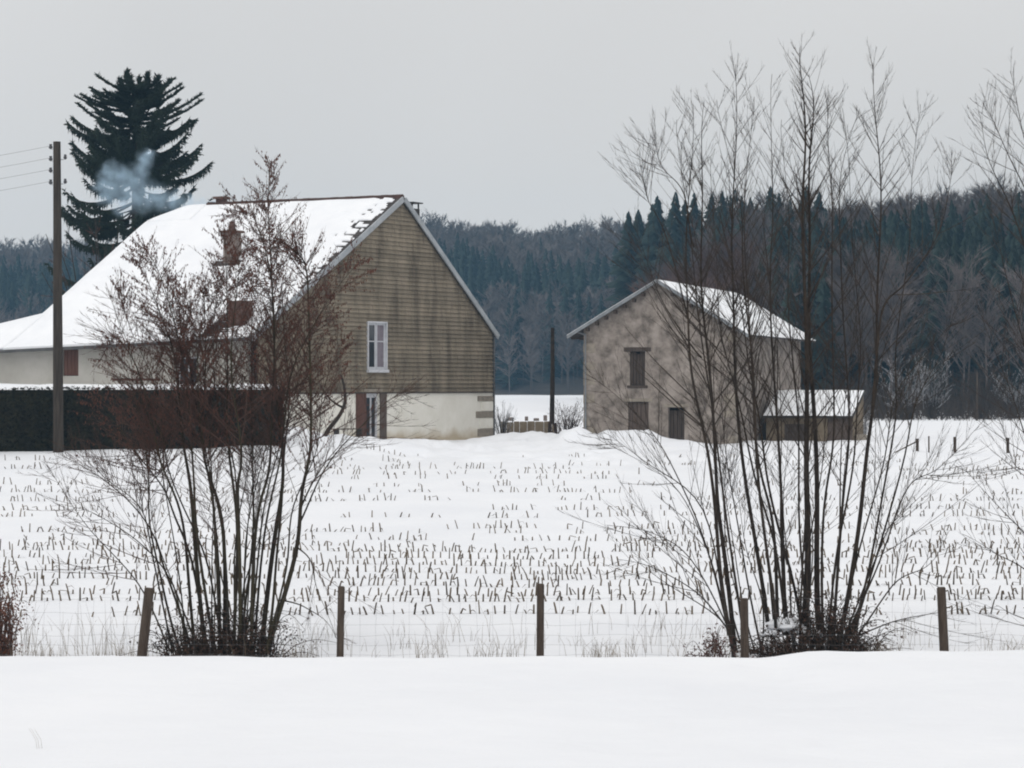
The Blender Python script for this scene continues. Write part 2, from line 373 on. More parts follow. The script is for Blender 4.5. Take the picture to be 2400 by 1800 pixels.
# ------------------------------------------------------------------ ray helpers for walls
def wall_hit(px, py, P, d):
    """ray through photo pixel meets the vertical plane through P along unit 2D dir d -> (distance along d, z)"""
    rx = (px-1200)/F          # X = rx*Y
    # P.x + s d.x = rx (P.y + s d.y)
    s = (rx*P[1]-P[0])/(d[0]-rx*d[1]); Y = P[1]+s*d[1]
    return s, CAMZ-(py-900)/F*Y
def wall_panels(mb, w0, w1, z0, z1, holes, fn, thick=.35, top=None):
    """a wall face with rectangular holes and reveals; fn(u, z, depth) -> 3D"""
    us = sorted({w0, w1, *[h[0] for h in holes], *[h[1] for h in holes]}); zs = sorted({z0, z1, *[h[2] for h in holes], *[h[3] for h in holes]})
    for i in range(len(us)-1):
        for j in range(len(zs)-1):
            cu, cz = (us[i]+us[i+1])/2, (zs[j]+zs[j+1])/2
            if any(h[0] < cu < h[1] and h[2] < cz < h[3] for h in holes): continue
            mb.quad(fn(us[i], zs[j], 0), fn(us[i+1], zs[j], 0), fn(us[i+1], zs[j+1], 0), fn(us[i], zs[j+1], 0))
            mb.quad(fn(us[i], zs[j], thick), fn(us[i], zs[j+1], thick), fn(us[i+1], zs[j+1], thick), fn(us[i+1], zs[j], thick))
    for (a, b, c, d) in holes:
        mb.quad(fn(a, c, 0), fn(a, d, 0), fn(a, d, thick), fn(a, c, thick)); mb.quad(fn(b, c, 0), fn(b, c, thick), fn(b, d, thick), fn(b, d, 0))
        mb.quad(fn(a, d, 0), fn(b, d, 0), fn(b, d, thick), fn(a, d, thick)); mb.quad(fn(a, c, 0), fn(a, c, thick), fn(b, c, thick), fn(b, c, 0))
    mb.quad(fn(w0, z1, 0), fn(w1, z1, 0), fn(w1, z1, thick), fn(w0, z1, thick))
    mb.quad(fn(w0, z0, 0), fn(w0, z1, 0), fn(w0, z1, thick), fn(w0, z0, thick)); mb.quad(fn(w1, z0, 0), fn(w1, z0, thick), fn(w1, z1, thick), fn(w1, z1, 0))

# ------------------------------------------------------------------ farmhouse
HG = (.491, .871); HF = (-.871, .491); HP = (-11.2, 112.0); HZ = 1.9
GW, RW, LM, LT = 20.8, 12.0, 14.0, 22.0            # gable width, ridge position, main length, total length
ZR = 13.94-HZ
def z_front(w, t): return (7.15-HZ-.032*np.clip(t, 0, 30))+(ZR-(7.15-HZ-.032*np.clip(t, 0, 30)))*(np.asarray(w)/RW)+.10*np.exp(-np.asarray(w)/.9)
ZB = 7.7-HZ
def z_back(w): return ZR-(ZR-ZB)*(np.asarray(w)-RW)/(GW-RW)
def smin(a, b, k=.18):
    h = np.clip(.5+.5*(b-a)/k, 0, 1); return b*(1-h)+a*h-k*h*(1-h)
def roofz(w, t):
    w = np.asarray(w, float); t = np.asarray(t, float)
    z = np.minimum(z_front(w, t), z_back(w))
    hip = ZR+.06-.50*(t-12.7)
    z = np.where(t > 11.6, smin(z, hip, .4), z)
    lean = 8.55-HZ-.24*(t-LM)
    return np.where(t > LM+.15, smin(z, lean, .9), z)
house = empty('farmhouse', (HP[0], HP[1], HZ), math.atan2(HG[1], HG[0]))
tag(house, 'long farmhouse with brown clad gable, white base and snow covered roof', 'house')
def hl(px, py):                                     # pixel -> gable wall coordinates (w, local z)
    s, z = wall_hit(px, py, HP, HG); return s, z-HZ
def hf(px, py):
    s, z = wall_hit(px, py, HP, HF); return s, z-HZ
ZC = 4.6-HZ                                         # foot of the cladding
gwin = (hl(861, 0)[0], hl(903, 0)[0], hl(0+880, 866)[1], hl(880, 757)[1])
gdoor = (hl(858, 0)[0], hl(888, 0)[0], .1, hl(875, 922)[1])
fnG = lambda u, z, d: (u, d, z)
mb = MB(); wall_panels(mb, 0, GW, -.8, ZC, [gdoor], fnG, .4); w_ = mb.build('base_wall', M['plaster'], house)
# upper gable backing wall with window hole: made of strips following the roof
mb = MB()
def gable_strip(mb, z0, z1, d0, d1, holes, inset=.0):
    pass
def span_at(z):                                     # gable extent at local height z
    w0 = 0.0
    ze = float(z_front(0, 0))
    if z > ze: w0 = max(0.0, min(RW, RW*(z-ze+.02)/(ZR-ze)))
    w1 = GW
    if z > ZB: w1 = GW-(GW-RW)*(z-ZB)/(ZR-ZB)
    return w0, w1
zs = list(np.linspace(ZC+.03, ZR-.12, 40))
for i in range(len(zs)-1):
    a0, b0 = span_at(zs[i]); a1, b1 = span_at(zs[i+1])
    zc = (zs[i]+zs[i+1])/2
    segs = [(a0+.05, b0-.05, a1+.05, b1-.05)]
    if gwin[2]-.1 < zc < gwin[3]+.1: segs = [(a0+.05, gwin[0], a1+.05, gwin[0]), (gwin[1], b0-.05, gwin[1], b1-.05)]
    for (p, q, r_, s_) in segs:
        mb.quad((p, .06, zs[i]), (q, .06, zs[i]), (s_, .06, zs[i+1]), (r_, .06, zs[i+1]))
mb.build('gable_wall', M['cladback'], house)
# cladding: every course a part made of overlapping boards, each board slightly uneven
rr = random.Random(11); course = .205; k = 0; z = ZC+.02
while z < ZR-.25:
    z1 = z+course+.03
    a0, b0 = span_at(z1); a0 += .03; b0 -= .03
    segs = [(a0, b0)]
    if z < gwin[3]+.02 and z1 > gwin[2]: segs = [(a0, gwin[0]-.02), (gwin[1]+.02, b0)]
    for (sa, sb) in segs:
        mb = MB(); x = sa-rr.uniform(0, .3)
        while x < sb-.02:
            L_ = rr.choice((.42, .42, .42, .84)); xa = max(x, sa)+.004; xb = min(x+L_, sb)-.004; o_ = rr.uniform(-.010, .010); t_ = rr.uniform(-.006, .006)
            if xb-xa > .03:
                mb.quad((xa, -.05+o_, z), (xb, -.05+o_+t_, z), (xb, .02, z1), (xa, .02, z1))
                mb.quad((xa, -.05+o_, z), (xa, .03, z), (xb, .03, z), (xb, -.05+o_+t_, z))
            x += L_
        if mb.f: mb.build('cladding_course', M['clad'], house)
    z += course; k += 1
MB().box(-.03, -.08, ZC-.05, GW+.02, .0, ZC+.015).build('drip_board', M['wood'], house)
# other walls
cz0, cz1 = hf(165, 881)[1], hf(165, 819)[1]
fw = [(9.86, 10.78, cz0, cz1), (3.2, 4.3, 2.6, 4.3)]
fnF = lambda u, z, d: (d, u, z)
mb = MB(); n0 = len(mb.f)
wall_panels(mb, .4, LT, -.8, 4.70, fw, fnF, .4); mb.f = [tuple(reversed(f)) for f in mb.f]; mb.build('front_wall', M['shadedplaster'], house)
mb = MB(); mb.box(.004, .41, 4.71, .38, 11, 5.0); mb.build('eave_band', M['shadedplaster'], house)
mb = MB(); mb.box(GW-.4, .41, -.8, GW, LT, ZB-.15); mb.build('back_wall', M['shadedplaster'], house)
mb = MB(); mb.box(.41, LT-.4, -.8, GW-.41, LT, 4.2); mb.build('end_wall', M['shadedplaster'], house)
mb = MB(); mb.prism([(.5, 4.2), (GW-.5, 4.2), (GW-.5, ZB-.3), (RW+2.2, 10.2), (RW-2.4, 10.0), (.5, 4.6)], LM-.4, LM-.1, lambda u, v, a_: (u, a_, v)); mb.build('inner_gable_wall', M['shadedplaster'], house)
mb = MB(); mb.box(fw[0][0]+.003, .12, 0, fw[0][1]-.003, .2, 1)
sh = MB()
for i in range(4):
    a_ = fw[0][0]+.02+i*.22; sh2 = MB().box(.06, a_, cz0+.02, .12, a_+.205, cz1-.02).build('shutter_board', M['shutter'], house)
MB().box(.3, fw[0][0], cz0, .34, fw[0][1], cz1).build('window_back', M['dark'], house)
fr = MB()
for (x0, x1, z0, z1) in ((3.2, 3.28, 2.6, 4.3), (4.22, 4.3, 2.6, 4.3), (3.28, 4.22, 2.6, 2.68), (3.28, 4.22, 4.22, 4.3), (3.72, 3.78, 2.68, 4.22)): fr.box(.15, x0, z0, .21, x1, z1)
fo = fr.build('window', M['white'], house); 
for x0, x1 in ((3.28, 3.72), (3.78, 4.22)): MB().box(.17, x0, 2.68, .185, x1, 4.22).build('pane', M['glass'], fo)
# gable window: frame, casements, panes
a_, b_, c_, d_ = gwin
sr = MB(); 
for bx in ((a_-.07, -.09, c_-.0, a_, .10, d_+.07), (b_, -.09, c_-.0, b_+.07, .10, d_+.07), (a_, -.10, d_, b_, .10, d_+.07), (a_-.1, -.16, c_-.14, b_+.1, .10, c_-.003)): sr.box(*bx)
win = sr.build('window', M['white'], house); win['label'] = 'tall white framed gable window'
md = (a_+b_)/2
for q0, q1 in ((a_, md-.02), (md+.02, b_)):
    cs = MB(); e_ = .09
    for bx in ((q0, .02, c_, q0+e_, .07, d_), (q1-e_, .02, c_, q1, .07, d_), (q0+e_, .02, c_, q1-e_, .07, c_+.12), (q0+e_, .02, d_-.10, q1-e_, .07, d_), (q0+e_, .03, c_+1.3, q1-e_, .06, c_+1.35)): cs.box(*bx)
    cs.build('casement', M['white'], win)
MB().box(a_+.09, .045, c_+.1, md-.1, .05, d_-.1).build('pane', M['glass'], win)
MB().box(md+.1, .045, c_+.1, b_-.09, .05, d_-.1).build('pane', M['curtain_reflection'], win)
MB().box(a_, .3, c_, b_, .33, d_).build('window_back', M['dark'], house)
# glazed door with shutters
a_, b_, c_, d_ = gdoor
dm = MB()
for bx in ((a_, .1, c_, a_+.16, .17, d_), (b_-.16, .1, c_, b_, .17, d_), (a_+.16, .1, d_-.2, b_-.16, .17, d_), (a_+.16, .1, c_, b_-.16, .17, c_+.55), ((a_+b_)/2-.06, .1, c_+.55, (a_+b_)/2+.06, .17, d_-.2)): dm.box(*bx)
door = dm.build('door', M['white'], house)
MB().box(a_+.16, .12, c_+.55, b_-.16, .14, d_-.2).build('pane', M['glass'], door)
MB().box(a_-.9, -.06, c_-.1, a_-.05, -.004, d_+.02).build('shutter', M['shutter'], house, bevel=.01)
MB().box(b_+.05, -.06, c_-.1, b_+.62, -.004, d_+.02).build('shutter', M['shuttergrey'], house, bevel=.01)
MB().box(a_-.25, -.05, d_+.03, b_+.25, .1, d_+.2).build('door_lintel', M['stone'], house)
# quoins at the far corner
for (p0, p1, y0, y1) in ((1119, 1156, 928, 940), (1128, 1156, 941, 963), (1115, 1156, 964, 979), (1124, 1156, 980, 1004), (1119, 1156, 1005, 1022), (1128, 1156, 1023, 1050)):
    m_ = M['stone'] if (y1-y0) < 19 else M['plaster']
    MB().box(hl(p0, 0)[0], -.03-.01*(m_ is M['stone']), hl(1140, y1)[1], GW+.03, .3, hl(1140, y0)[1]).build('quoin', m_, house, bevel=.02)
MB().box(GW+.031, -.05, -.6, GW+.16, .12, ZB-.2).build('corner_downpipe', M['gutter'], house)
# roof deck, thin shell
def sheet(w_list, t_list, off, thick, m, name, parent, skip=None):
    Wg, Tg = np.meshgrid(w_list, t_list); Z = roofz(Wg, Tg)+off; n = len(w_list); k = len(t_list)
    V = np.concatenate([np.stack([Wg, Tg, Z], -1).reshape(-1, 3), np.stack([Wg, Tg, Z-thick], -1).reshape(-1, 3)])
    i = np.arange(n*k).reshape(k, n); q = np.stack([i[:-1, :-1], i[:-1, 1:], i[1:, 1:], i[1:, :-1]], -1).reshape(-1, 4)
    T = [q, q[:, ::-1]+n*k]
    for e_ in (i[0, :], i[-1, ::-1], i[::-1, 0], i[:, -1]):
        T.append(np.stack([e_[:-1], e_[:-1]+n*k, e_[1:]+n*k, e_[1:]], -1))
    return link(name, npmesh(name, V, np.concatenate(T), m), parent)
sheet(np.concatenate([np.linspace(-.45, RW, 30), np.linspace(RW+.3, GW+.25, 14)]), np.concatenate([np.array([-.12]), np.linspace(.2, 14.1, 60)]), .0, .12, M['tile'], 'roof_deck', house)
sheet(np.linspace(-.45, GW+.2, 40), np.linspace(14.16, LT+.3, 24), -.01, .12, M['tile'], 'lean_to_roof', house)
# exposed tiles in a band along the gable verge
rt = random.Random(5); tl = MB()
w = -.42
while w < RW-.15:
    t = -.10+(rt.random()*.1)
    while t < 2.7:
        z0 = float(roofz(w, 0))+.035+rt.uniform(-.008, .012); z1 = float(roofz(w+.24, 0))+.008
        tl.quad((w, t, z0), (w+.24, t, z1), (w+.24, t+.235, z1), (w, t+.235, z0)); tl.quad((w, t, z0-.035), (w, t, z0), (w, t+.235, z0), (w, t+.235, z0-.035))
        tl.quad((w, t, z0-.03), (w+.24, t, z1-.03), (w+.24, t, z1), (w, t, z0))
        t += .245
    w += .21
tag(tl.build('roof_tiles', M['tile'], house), kind='stuff')
# snow on the front slope: laid in strips the height of a tile course, ragged along the verge
def ray_roof(px, py):
    c, s = HG
    for Y in np.arange(105, 150, .02):
        X = (px-1200)/F*Y; Z = CAMZ-(py-900)/F*Y
        dx, dy = X-HP[0], Y-HP[1]; w = dx*c+dy*s; t = -dx*s+dy*c
        if -.4 < w < GW and -.1 < t < LT and Z-HZ < roofz(w, t): return w, t
    return None
chim1 = ray_roof(534, 618); chim2 = ray_roof(551, 768)
sn = MB(); w = -.48; row = 0
while w < RW-.14:
    w1 = min(w+.21, RW-.12); f = w/RW
    ts = .10+(rt.random()**1.8)*(.3+1.25*max(0, (f-.25)))+(.08 if row % 2 else 0)
    if f < .3: ts = .05+.25*rt.random()
    segs = [(ts, 14.12)]
    if f > .25 and rt.random() < .55:
        g0 = ts+rt.uniform(.08, .75); segs = [(ts, g0), (g0+rt.uniform(.08, .3), 14.12)]
    for (cw, ct) in (chim1, chim2):
        if cw-(.55 if (cw, ct) == chim1 else .2) < w < cw+.3:
            hw = (.8 if (cw, ct) == chim1 else .5)*rt.uniform(.5, 1.15); new = []
            for (p, q) in segs:
                if p < ct < q: new += [(p, ct-hw), (ct+hw, q)]
                else: new.append((p, q))
            segs = new
    for (p, q) in segs:
        n = max(2, int((q-p)/.3)); tt = np.linspace(p, q, n); th = .085+.02*vnoise(tt*.8, tt*0+row*.37)
        th[0] *= .55
        Z0 = roofz(tt*0+w, tt); Z1 = roofz(tt*0+w1, tt)
        for i in range(n-1):
            sn.quad((w, tt[i], Z0[i]+th[i]), (w1, tt[i], Z1[i]+th[i]), (w1, tt[i+1], Z1[i+1]+th[i+1]), (w, tt[i+1], Z0[i+1]+th[i+1]))
            sn.quad((w, tt[i], Z0[i]-.01), (w, tt[i], Z0[i]+th[i]), (w, tt[i+1], Z0[i+1]+th[i+1]), (w, tt[i+1], Z0[i+1]-.01))
        for j in (0, n-1): sn.quad((w, tt[j], Z0[j]-.01), (w1, tt[j], Z1[j]-.01), (w1, tt[j], Z1[j]+th[j]), (w, tt[j], Z0[j]+th[j]))
    w = w1; row += 1
tag(sn.build('roof_snow', M['roofsnow'], house), kind='stuff')
o = sheet(np.linspace(RW+.2, GW+.3, 14), np.linspace(.1, 14.15, 30), .09, .08, M['roofsnow'], 'roof_snow', house); tag(o, kind='stuff')
o = sheet(np.linspace(RW-1.5, RW+1.2, 18), np.linspace(11.35, 14.18, 16), .105, .09, M['roofsnow'], 'roof_snow', house); tag(o, kind='stuff')
o = sheet(np.linspace(-.5, GW+.25, 60), np.linspace(13.9, LT+.35, 30), .10, .09, M['roofsnow'], 'roof_snow', house); tag(o, kind='stuff')
# verge trims, ridge tiles, gutter
def bar(mb, p, q, w_, h_):
    p, q = Vector(p), Vector(q); d = (q-p).normalized(); s = Vector((0, 1, 0)); u = s.cross(d).normalized()
    if u.z < 0: u = -u
    n = len(mb.v)
    for e_ in (p, q):
        for (i, j) in ((0, 0), (1, 0), (1, 1), (0, 1)): mb.v.append(tuple(e_+s*(w_*i)+u*(h_*j)))
    for f in ((3, 2, 1, 0), (4, 5, 6, 7), (0, 1, 5, 4), (1, 2, 6, 5), (2, 3, 7, 6), (3, 0, 4, 7)): mb.f.append(tuple(n+k for k in f))
    return mb
zz = float(z_front(-.45, 0)); bar(MB(), (-.45, -.20, zz-.20), (RW, -.20, ZR-.22), .07, .26).build('verge_board', M['trim'], house)
bar(MB(), (RW+.02, -.20, ZR-.22), (GW+.27, -.20, float(z_back(GW+.27))-.22), .07, .25).build('verge_board', M['trim'], house)
t = -.1
while t < 11.2:
    z0 = ZR+.02+.02*random.random(); r_ = MB()
    r_.prism([(RW-.19, z0-.12), (RW-.11, z0+.05), (RW, z0+.11), (RW+.11, z0+.05), (RW+.19, z0-.12)], t, t+.40, lambda u, v, a_: (u, a_, v))
    r_.build('ridge_tile', M['ridge'], house); t += .41
g = MB()
for i in range(24):
    t0 = -.1+i*(LT+.2)/24; t1 = t0+(LT+.2)/24
    z0, z1 = float(z_front(-.45, t0))-.17, float(z_front(-.45, t1))-.17
    if t0 > LM: z0 = min(z0, float(roofz(-.45, t0))-.17); z1 = min(z1, float(roofz(-.45, t1))-.17)
    n = len(g.v)
    for (tt, zz) in ((t0, z0), (t1, z1)):
        for (x, dz) in ((-.66, 0), (-.46, 0), (-.46, .13), (-.66, .13)): g.v.append((x, tt, zz+dz))
    for f in ((3, 2, 1, 0), (4, 5, 6, 7), (0, 1, 5, 4), (1, 2, 6, 5), (2, 3, 7, 6), (3, 0, 4, 7)): g.f.append(tuple(n+k_ for k_ in f))
g.build('gutter', M['gutter'], house)
# chimneys
def chimney(w, t, sx, sy, top, m, cap=True, pot=0, capm='chimgrey', plate=False):
    zb = float(roofz(w, t))
    c = MB().box(w-sx/2, t-sy/2, zb-.6, w+sx/2, t+sy/2, top).build('chimney', m, house, bevel=.015)
    if cap: MB().box(w-sx/2-.1, t-sy/2-.1, top+.003, w+sx/2+.1, t+sy/2+.1, top+.12).build('chimney_cap', M[capm], c)
    if pot: MB().tube([(w, t, top+.12), (w, t, top+.12+pot*.9), (w, t, top+.12+pot)], [.17, .14, .15], 10).build('chimney_pot', M['brick'], c, smooth=False)
    if plate:
        for (i, j) in ((-1, -1), (1, -1), (1, 1), (-1, 1)): MB().box(w+i*sx*.42-.03, t+j*sy*.42-.03, top+.002, w+i*sx*.42+.03, t+j*sy*.42+.03, top+.25).build('cap_leg', M['iron'], c)
        MB().box(w-sx/2-.12, t-sy/2-.12, top+.25, w+sx/2+.12, t+sy/2+.12, top+.31).build('chimney_plate', M['iron'], c)
    return c
w, t = chim1; chimney(w+.35, t, .62, .62, float(roofz(w, t))+1.45, M['chimgrey'], True, .42, 'brick')
w, t = chim2; chimney(w+.4, t, .8, .8, float(roofz(w, t))+1.2, M['brick'], False)
chimney(RW+.3, 10.75, .42, .42, ZR+.30, M['brick'], True, 0, 'brick')
chimney(RW+2.35, .9, .7, .6, 13.55-HZ, M['iron'], False, 0, plate=True)

# ------------------------------------------------------------------ barn
BD = (.287, .958); BG = (-.958, .287); BPt = (10.46, 120.0); BZ = 1.75; BW, BL = 7.35, 17.2
barn = empty('stone_barn', (BPt[0], BPt[1], BZ), math.atan2(BD[1], BD[0]))
tag(barn, 'grey rendered stone barn with low pitched snowy roof', 'barn')
def bh(px, py):
    s, z = wall_hit(px, py, BPt, BG); return s, z-BZ
BE = 7.65-BZ; BRZ = bh(1540, 660)[1]
def rect(p0, p1, y0, y1):
    pm = (p0+p1)/2; return (bh(p1, 0)[0], bh(p0, 0)[0], bh(pm, y1)[1], bh(pm, y0)[1])
hw_ = rect(1476, 1512, 824, 903); hd1 = rect(1472, 1520, 942, 1040); hd2 = rect(1566, 1604, 955, 1050); slot = rect(1538, 1546, 704, 721)
hd1 = (hd1[0], hd1[1], .0, hd1[3]); hd2 = (hd2[0], hd2[1], .0, hd2[3])
fnB = lambda u, z, d: (d, u, z)
mb = MB(); wall_panels(mb, 0, BW, -.8, BE, [hw_, hd1, hd2], fnB, .45); 
# gable triangle with the slot
mid = BW/2
def tz(u): return BE+(BRZ-BE)*(1-abs(u-mid)/mid)-.02
us = sorted({0, mid, BW, slot[0], slot[1]})
for i in range(len(us)-1):
    u0, u1 = us[i], us[i+1]
    if abs((u0+u1)/2-(slot[0]+slot[1])/2) < 1e-6:
        mb.quad((0, u0, BE), (0, u1, BE), (0, u1, slot[2]), (0, u0, slot[2])); mb.quad((0, u0, slot[3]), (0, u1, slot[3]), (0, u1, tz(u1)), (0, u0, tz(u0)))
        mb.quad((0, u0, slot[2]), (.3, u0, slot[2]), (.3, u0, slot[3]), (0, u0, slot[3])); mb.quad((0, u1, slot[2]), (0, u1, slot[3]), (.3, u1, slot[3]), (.3, u1, slot[2]))
    else: mb.quad((0, u0, BE), (0, u1, BE), (0, u1, tz(u1)), (0, u0, tz(u0)))
mb.build('gable_wall', M['barn'], barn)
MB().box(.46, .0, -.8, BL, .4, BE-.05).build('side_wall', M['barn'], barn)
MB().box(.46, BW-.4, -.8, BL, BW, BE-.05).build('side_wall', M['barn'], barn)
mb = MB(); mb.prism([(.41, -.8), (BW-.41, -.8), (BW-.41, BE), (mid, BRZ-.3), (.41, BE)], BL-.4, BL, lambda u, v, a_: (a_, u, v)); mb.build('end_wall', M['barn'], barn)
MB().box(.4, slot[0]-.1, slot[2]-.1, .43, slot[1]+.1, slot[3]+.1).build('slot_back', M['dark'], barn)
# window: stone lintel, sill and closed shutter boards
a_, b_, c_, d_ = hw_
MB().box(-.05, a_-.28, d_+.003, .2, b_+.28, d_+.2).build('window_lintel', M['wood'], barn, bevel=.02)
MB().box(-.07, a_-.12, c_-.13, .2, b_+.12, c_-.003).build('window_sill', M['wood'], barn, bevel=.02)
n = 5
for i in range(n):
    q0 = a_+(b_-a_)*i/n+.01; MB().box(.12+.008*(i % 2), q0, c_+.02, .17, q0+(b_-a_)/n-.02, d_-.02-.1*(i == 2)).build('shutter_board', M['wood'], barn)
MB().box(.3, a_, c_, .33, b_, d_).build('window_back', M['dark'], barn)
a_, b_, c_, d_ = hd1
for i in range(5):
    q0 = a_+(b_-a_)*i/5+.01; MB().box(.14+.008*(i % 2), q0, c_, .19, q0+(b_-a_)/5-.02, d_-.02).build('door_board', M['shuttergrey'], barn)
MB().box(-.03, a_-.2, d_+.003, .2, b_+.2, d_+.16).build('door_lintel', M['stone'], barn, bevel=.02)
a_, b_, c_, d_ = hd2
for i in range(4):
    q0 = a_+(b_-a_)*i/4+.01; MB().box(.25+.008*(i % 2), q0, c_, .3, q0+(b_-a_)/4-.02, d_-.14).build('door_board', M['wood'], barn)
MB().box(.38, a_, c_, .41, b_, d_).build('door_back', M['dark'], barn)
MB().box(-.03, a_-.2, d_+.003, .2, b_+.2, d_+.16).build('door_lintel', M['stone'], barn, bevel=.02)
rb = random.Random(3); z = -.3; i = 0
while z < BE-.5:
    h = rb.uniform(.32, .48); ln = .55 if i % 2 else .32
    if rb.random() < .75: MB().box(-.02-rb.random()*.012, BW-ln, z, .3, BW+.015, z+h-.03).build('quoin', M['stone'], barn, bevel=.02)
    if rb.random() < .6: MB().box(-.02-rb.random()*.012, -.015, z, .5, ln, z+h-.03).build('quoin', M['stone'], barn, bevel=.02)
    z += h; i += 1
MB().tube([(-.12, BW-.12, -.5), (-.12, BW-.12, BE-.3), (.1, BW+.5, BE-.1)], [.05, .05, .05], 8).build('downpipe', M['zinc'], barn)
# roof: two slabs with overhang, snow on both, verge boards, rafters' ends
OV = .72; sl = (BRZ-BE)/mid
def slab(y0, y1, z0, z1, x0, x1, th, lift, name, m):
    mb = MB(); mb.prism([(y0, z0+lift), (y1, z1+lift), (y1, z1+lift+th), (y0, z0+lift+th)], x0, x1, lambda u, v, a_: (a_, u, v)); return mb.build(name, m, barn)
slab(-OV, mid, BE-OV*sl, BRZ, -.35, BL+.35, .1, 0, 'roof_slab', M['tile']); slab(mid+.001, BW+OV, BRZ, BE-OV*sl, -.35, BL+.35, .1, 0, 'roof_slab', M['tile'])
def snowslab(y0, y1, name):
    n1, n2 = 14, 40; V = []; mbs = MB()
    for i in range(n1+1):
        for j in range(n2+1):
            y = y0+(y1-y0)*i/n1; x = -.37+(BL+.74)*j/n2; zr = BE+sl*(mid-abs(y-mid)) if True else 0
            zr = BE+sl*(min(y, BW-y)); ed = .2 if j in (0, n2) or i in (0, n1) else (.7 if j == 1 else 1)
            V.append((x, y, zr+.104+(.11+.05*float(vnoise(x*.9, y*.9)))*ed))
    mbs.v = V
    for i in range(n1):
        for j in range(n2): q = i*(n2+1)+j; mbs.f.append((q, q+1, q+n2+2, q+n2+1))
    ring = [j for j in range(n2+1)]+[(i+1)*(n2+1)-1 for i in range(1, n1+1)]+[n1*(n2+1)+j for j in range(n2-1, -1, -1)]+[i*(n2+1) for i in range(n1-1, 0, -1)]
    b0 = len(mbs.v)
    for q in ring: x, y, z_ = V[q]; mbs.v.append((x, y, BE+sl*min(y, BW-y)+.102))
    for i in range(len(ring)): j = (i+1) % len(ring); mbs.f.append((ring[j], ring[i], b0+i, b0+j))
    tag(mbs.build(name, M['roofsnow'], barn), kind='stuff')
snowslab(-OV-.02, mid-.08, 'roof_snow'); snowslab(mid+.08, BW+OV+.02, 'roof_snow')
for (y0, y1, z0, z1) in ((-OV, mid, BE-OV*sl, BRZ), (mid, BW+OV, BRZ, BE-OV*sl)):
    mb = MB(); mb.prism([(y0, z0-.07), (y1, z1-.07), (y1, z1+.10), (y0, z0+.10)], -.40, -.352, lambda u, v, a_: (a_, u, v)); mb.build('verge_board', M['zinc'], barn)
for i in range(7):
    for sgn in (0, 1):
        y = .25+(mid-.5)*i/7; y = y if sgn == 0 else BW-y; z0 = BE+sl*min(y, BW-y)-.22
        MB().box(-.34, y-.06, z0-.06, -.005, y+.06, z0+.10).build('purlin_end', M['wood'], barn)
for k_ in range(12): MB().box(.2+k_*1.45, BW+.02, BE-OV*sl-.09, .3+k_*1.45, BW+OV-.04, BE-OV*sl-.003+.0).build('rafter_end', M['wood'], barn)

# ------------------------------------------------------------------ lean-to shed beside the barn
SPt = (at(1796, 0, 125.0).x, 125.0)
shed = empty('lean_to_shed', (SPt[0], SPt[1], 1.8), math.atan2(-BD[0], BD[1]))
tag(shed, 'low shed with snowy sloping roof against the right side of the barn', 'shed')
SW = 4.25; zf = CAMZ-76/F*125-1.8; zbk = CAMZ-20/F*128.5-1.8; SDp = 3.3
mb = MB(); mb.box(0, 0, -.6, SW, .25, zf-.02); mb.build('front_wall', M['shedwall'], shed)
mb = MB(); mb.prism([(.26, -.6), (SDp, -.6), (SDp, zbk-.1), (.26, zf)], SW-.25, SW-.001, lambda u, v, a_: (a_, u, v)); mb.build('side_wall', M['shedwall'], shed)
mb = MB(); mb.prism([(.26, -.6), (SDp, -.6), (SDp, zbk-.1), (.26, zf)], 0.001, .25, lambda u, v, a_: (a_, u, v)); mb.build('side_wall', M['shedwall'], shed)
MB().box(.26, SDp-.2, -.6, SW-.26, SDp-.002, zbk-.15).build('back_wall', M['shedwall'], shed)
mb = MB(); mb.prism([(-.3, zf-.08), (SDp+.2, zbk), (SDp+.2, zbk+.07), (-.3, zf-.01)], -.15, SW+.05, lambda u, v, a_: (a_, u, v)); mb.build('roof_slab', M['iron'], shed)
ms = MB(); NX, NY = 18, 12; sv = []
for i in range(NX+1):
    for j in range(NY+1):
        x = -.1+(SW+.1)*i/NX; y = -.3+(SDp+.45)*j/NY; zr = zf-.01+(zbk-zf+.08)*(y+.3)/(SDp+.5); ed = .25 if (i in (0, NX) or j in (0, NY)) else 1
        x = x+.7*(1-j/NY)*0; sv.append((x, y, zr+.02+(.15+.05*float(vnoise(x*1.3, y*1.3)))*ed))
ms.v = sv; ms.f = [(i*(NY+1)+j, (i+1)*(NY+1)+j, (i+1)*(NY+1)+j+1, i*(NY+1)+j+1) for i in range(NX) for j in range(NY)]
tag(ms.build('roof_snow', M['roofsnow'], shed, smooth=True), kind='stuff')
for i in range(9):
    x = 3.02+i*.135; MB().box(x, -.045-.006*(i % 2), -.4, x+.125, -.003, zf+.02*(i % 3)-.12).build('wall_board', M['shuttergrey'], shed)
MB().box(SW+.002, .3, -.5, SW+.45, 1.6, .75).build('stone_block', M['stone'], shed, bevel=.06)
sld = MB().box(.9, -.02, .35, 1.9, -.004, 1.25).build('opening', M['wood'], shed)

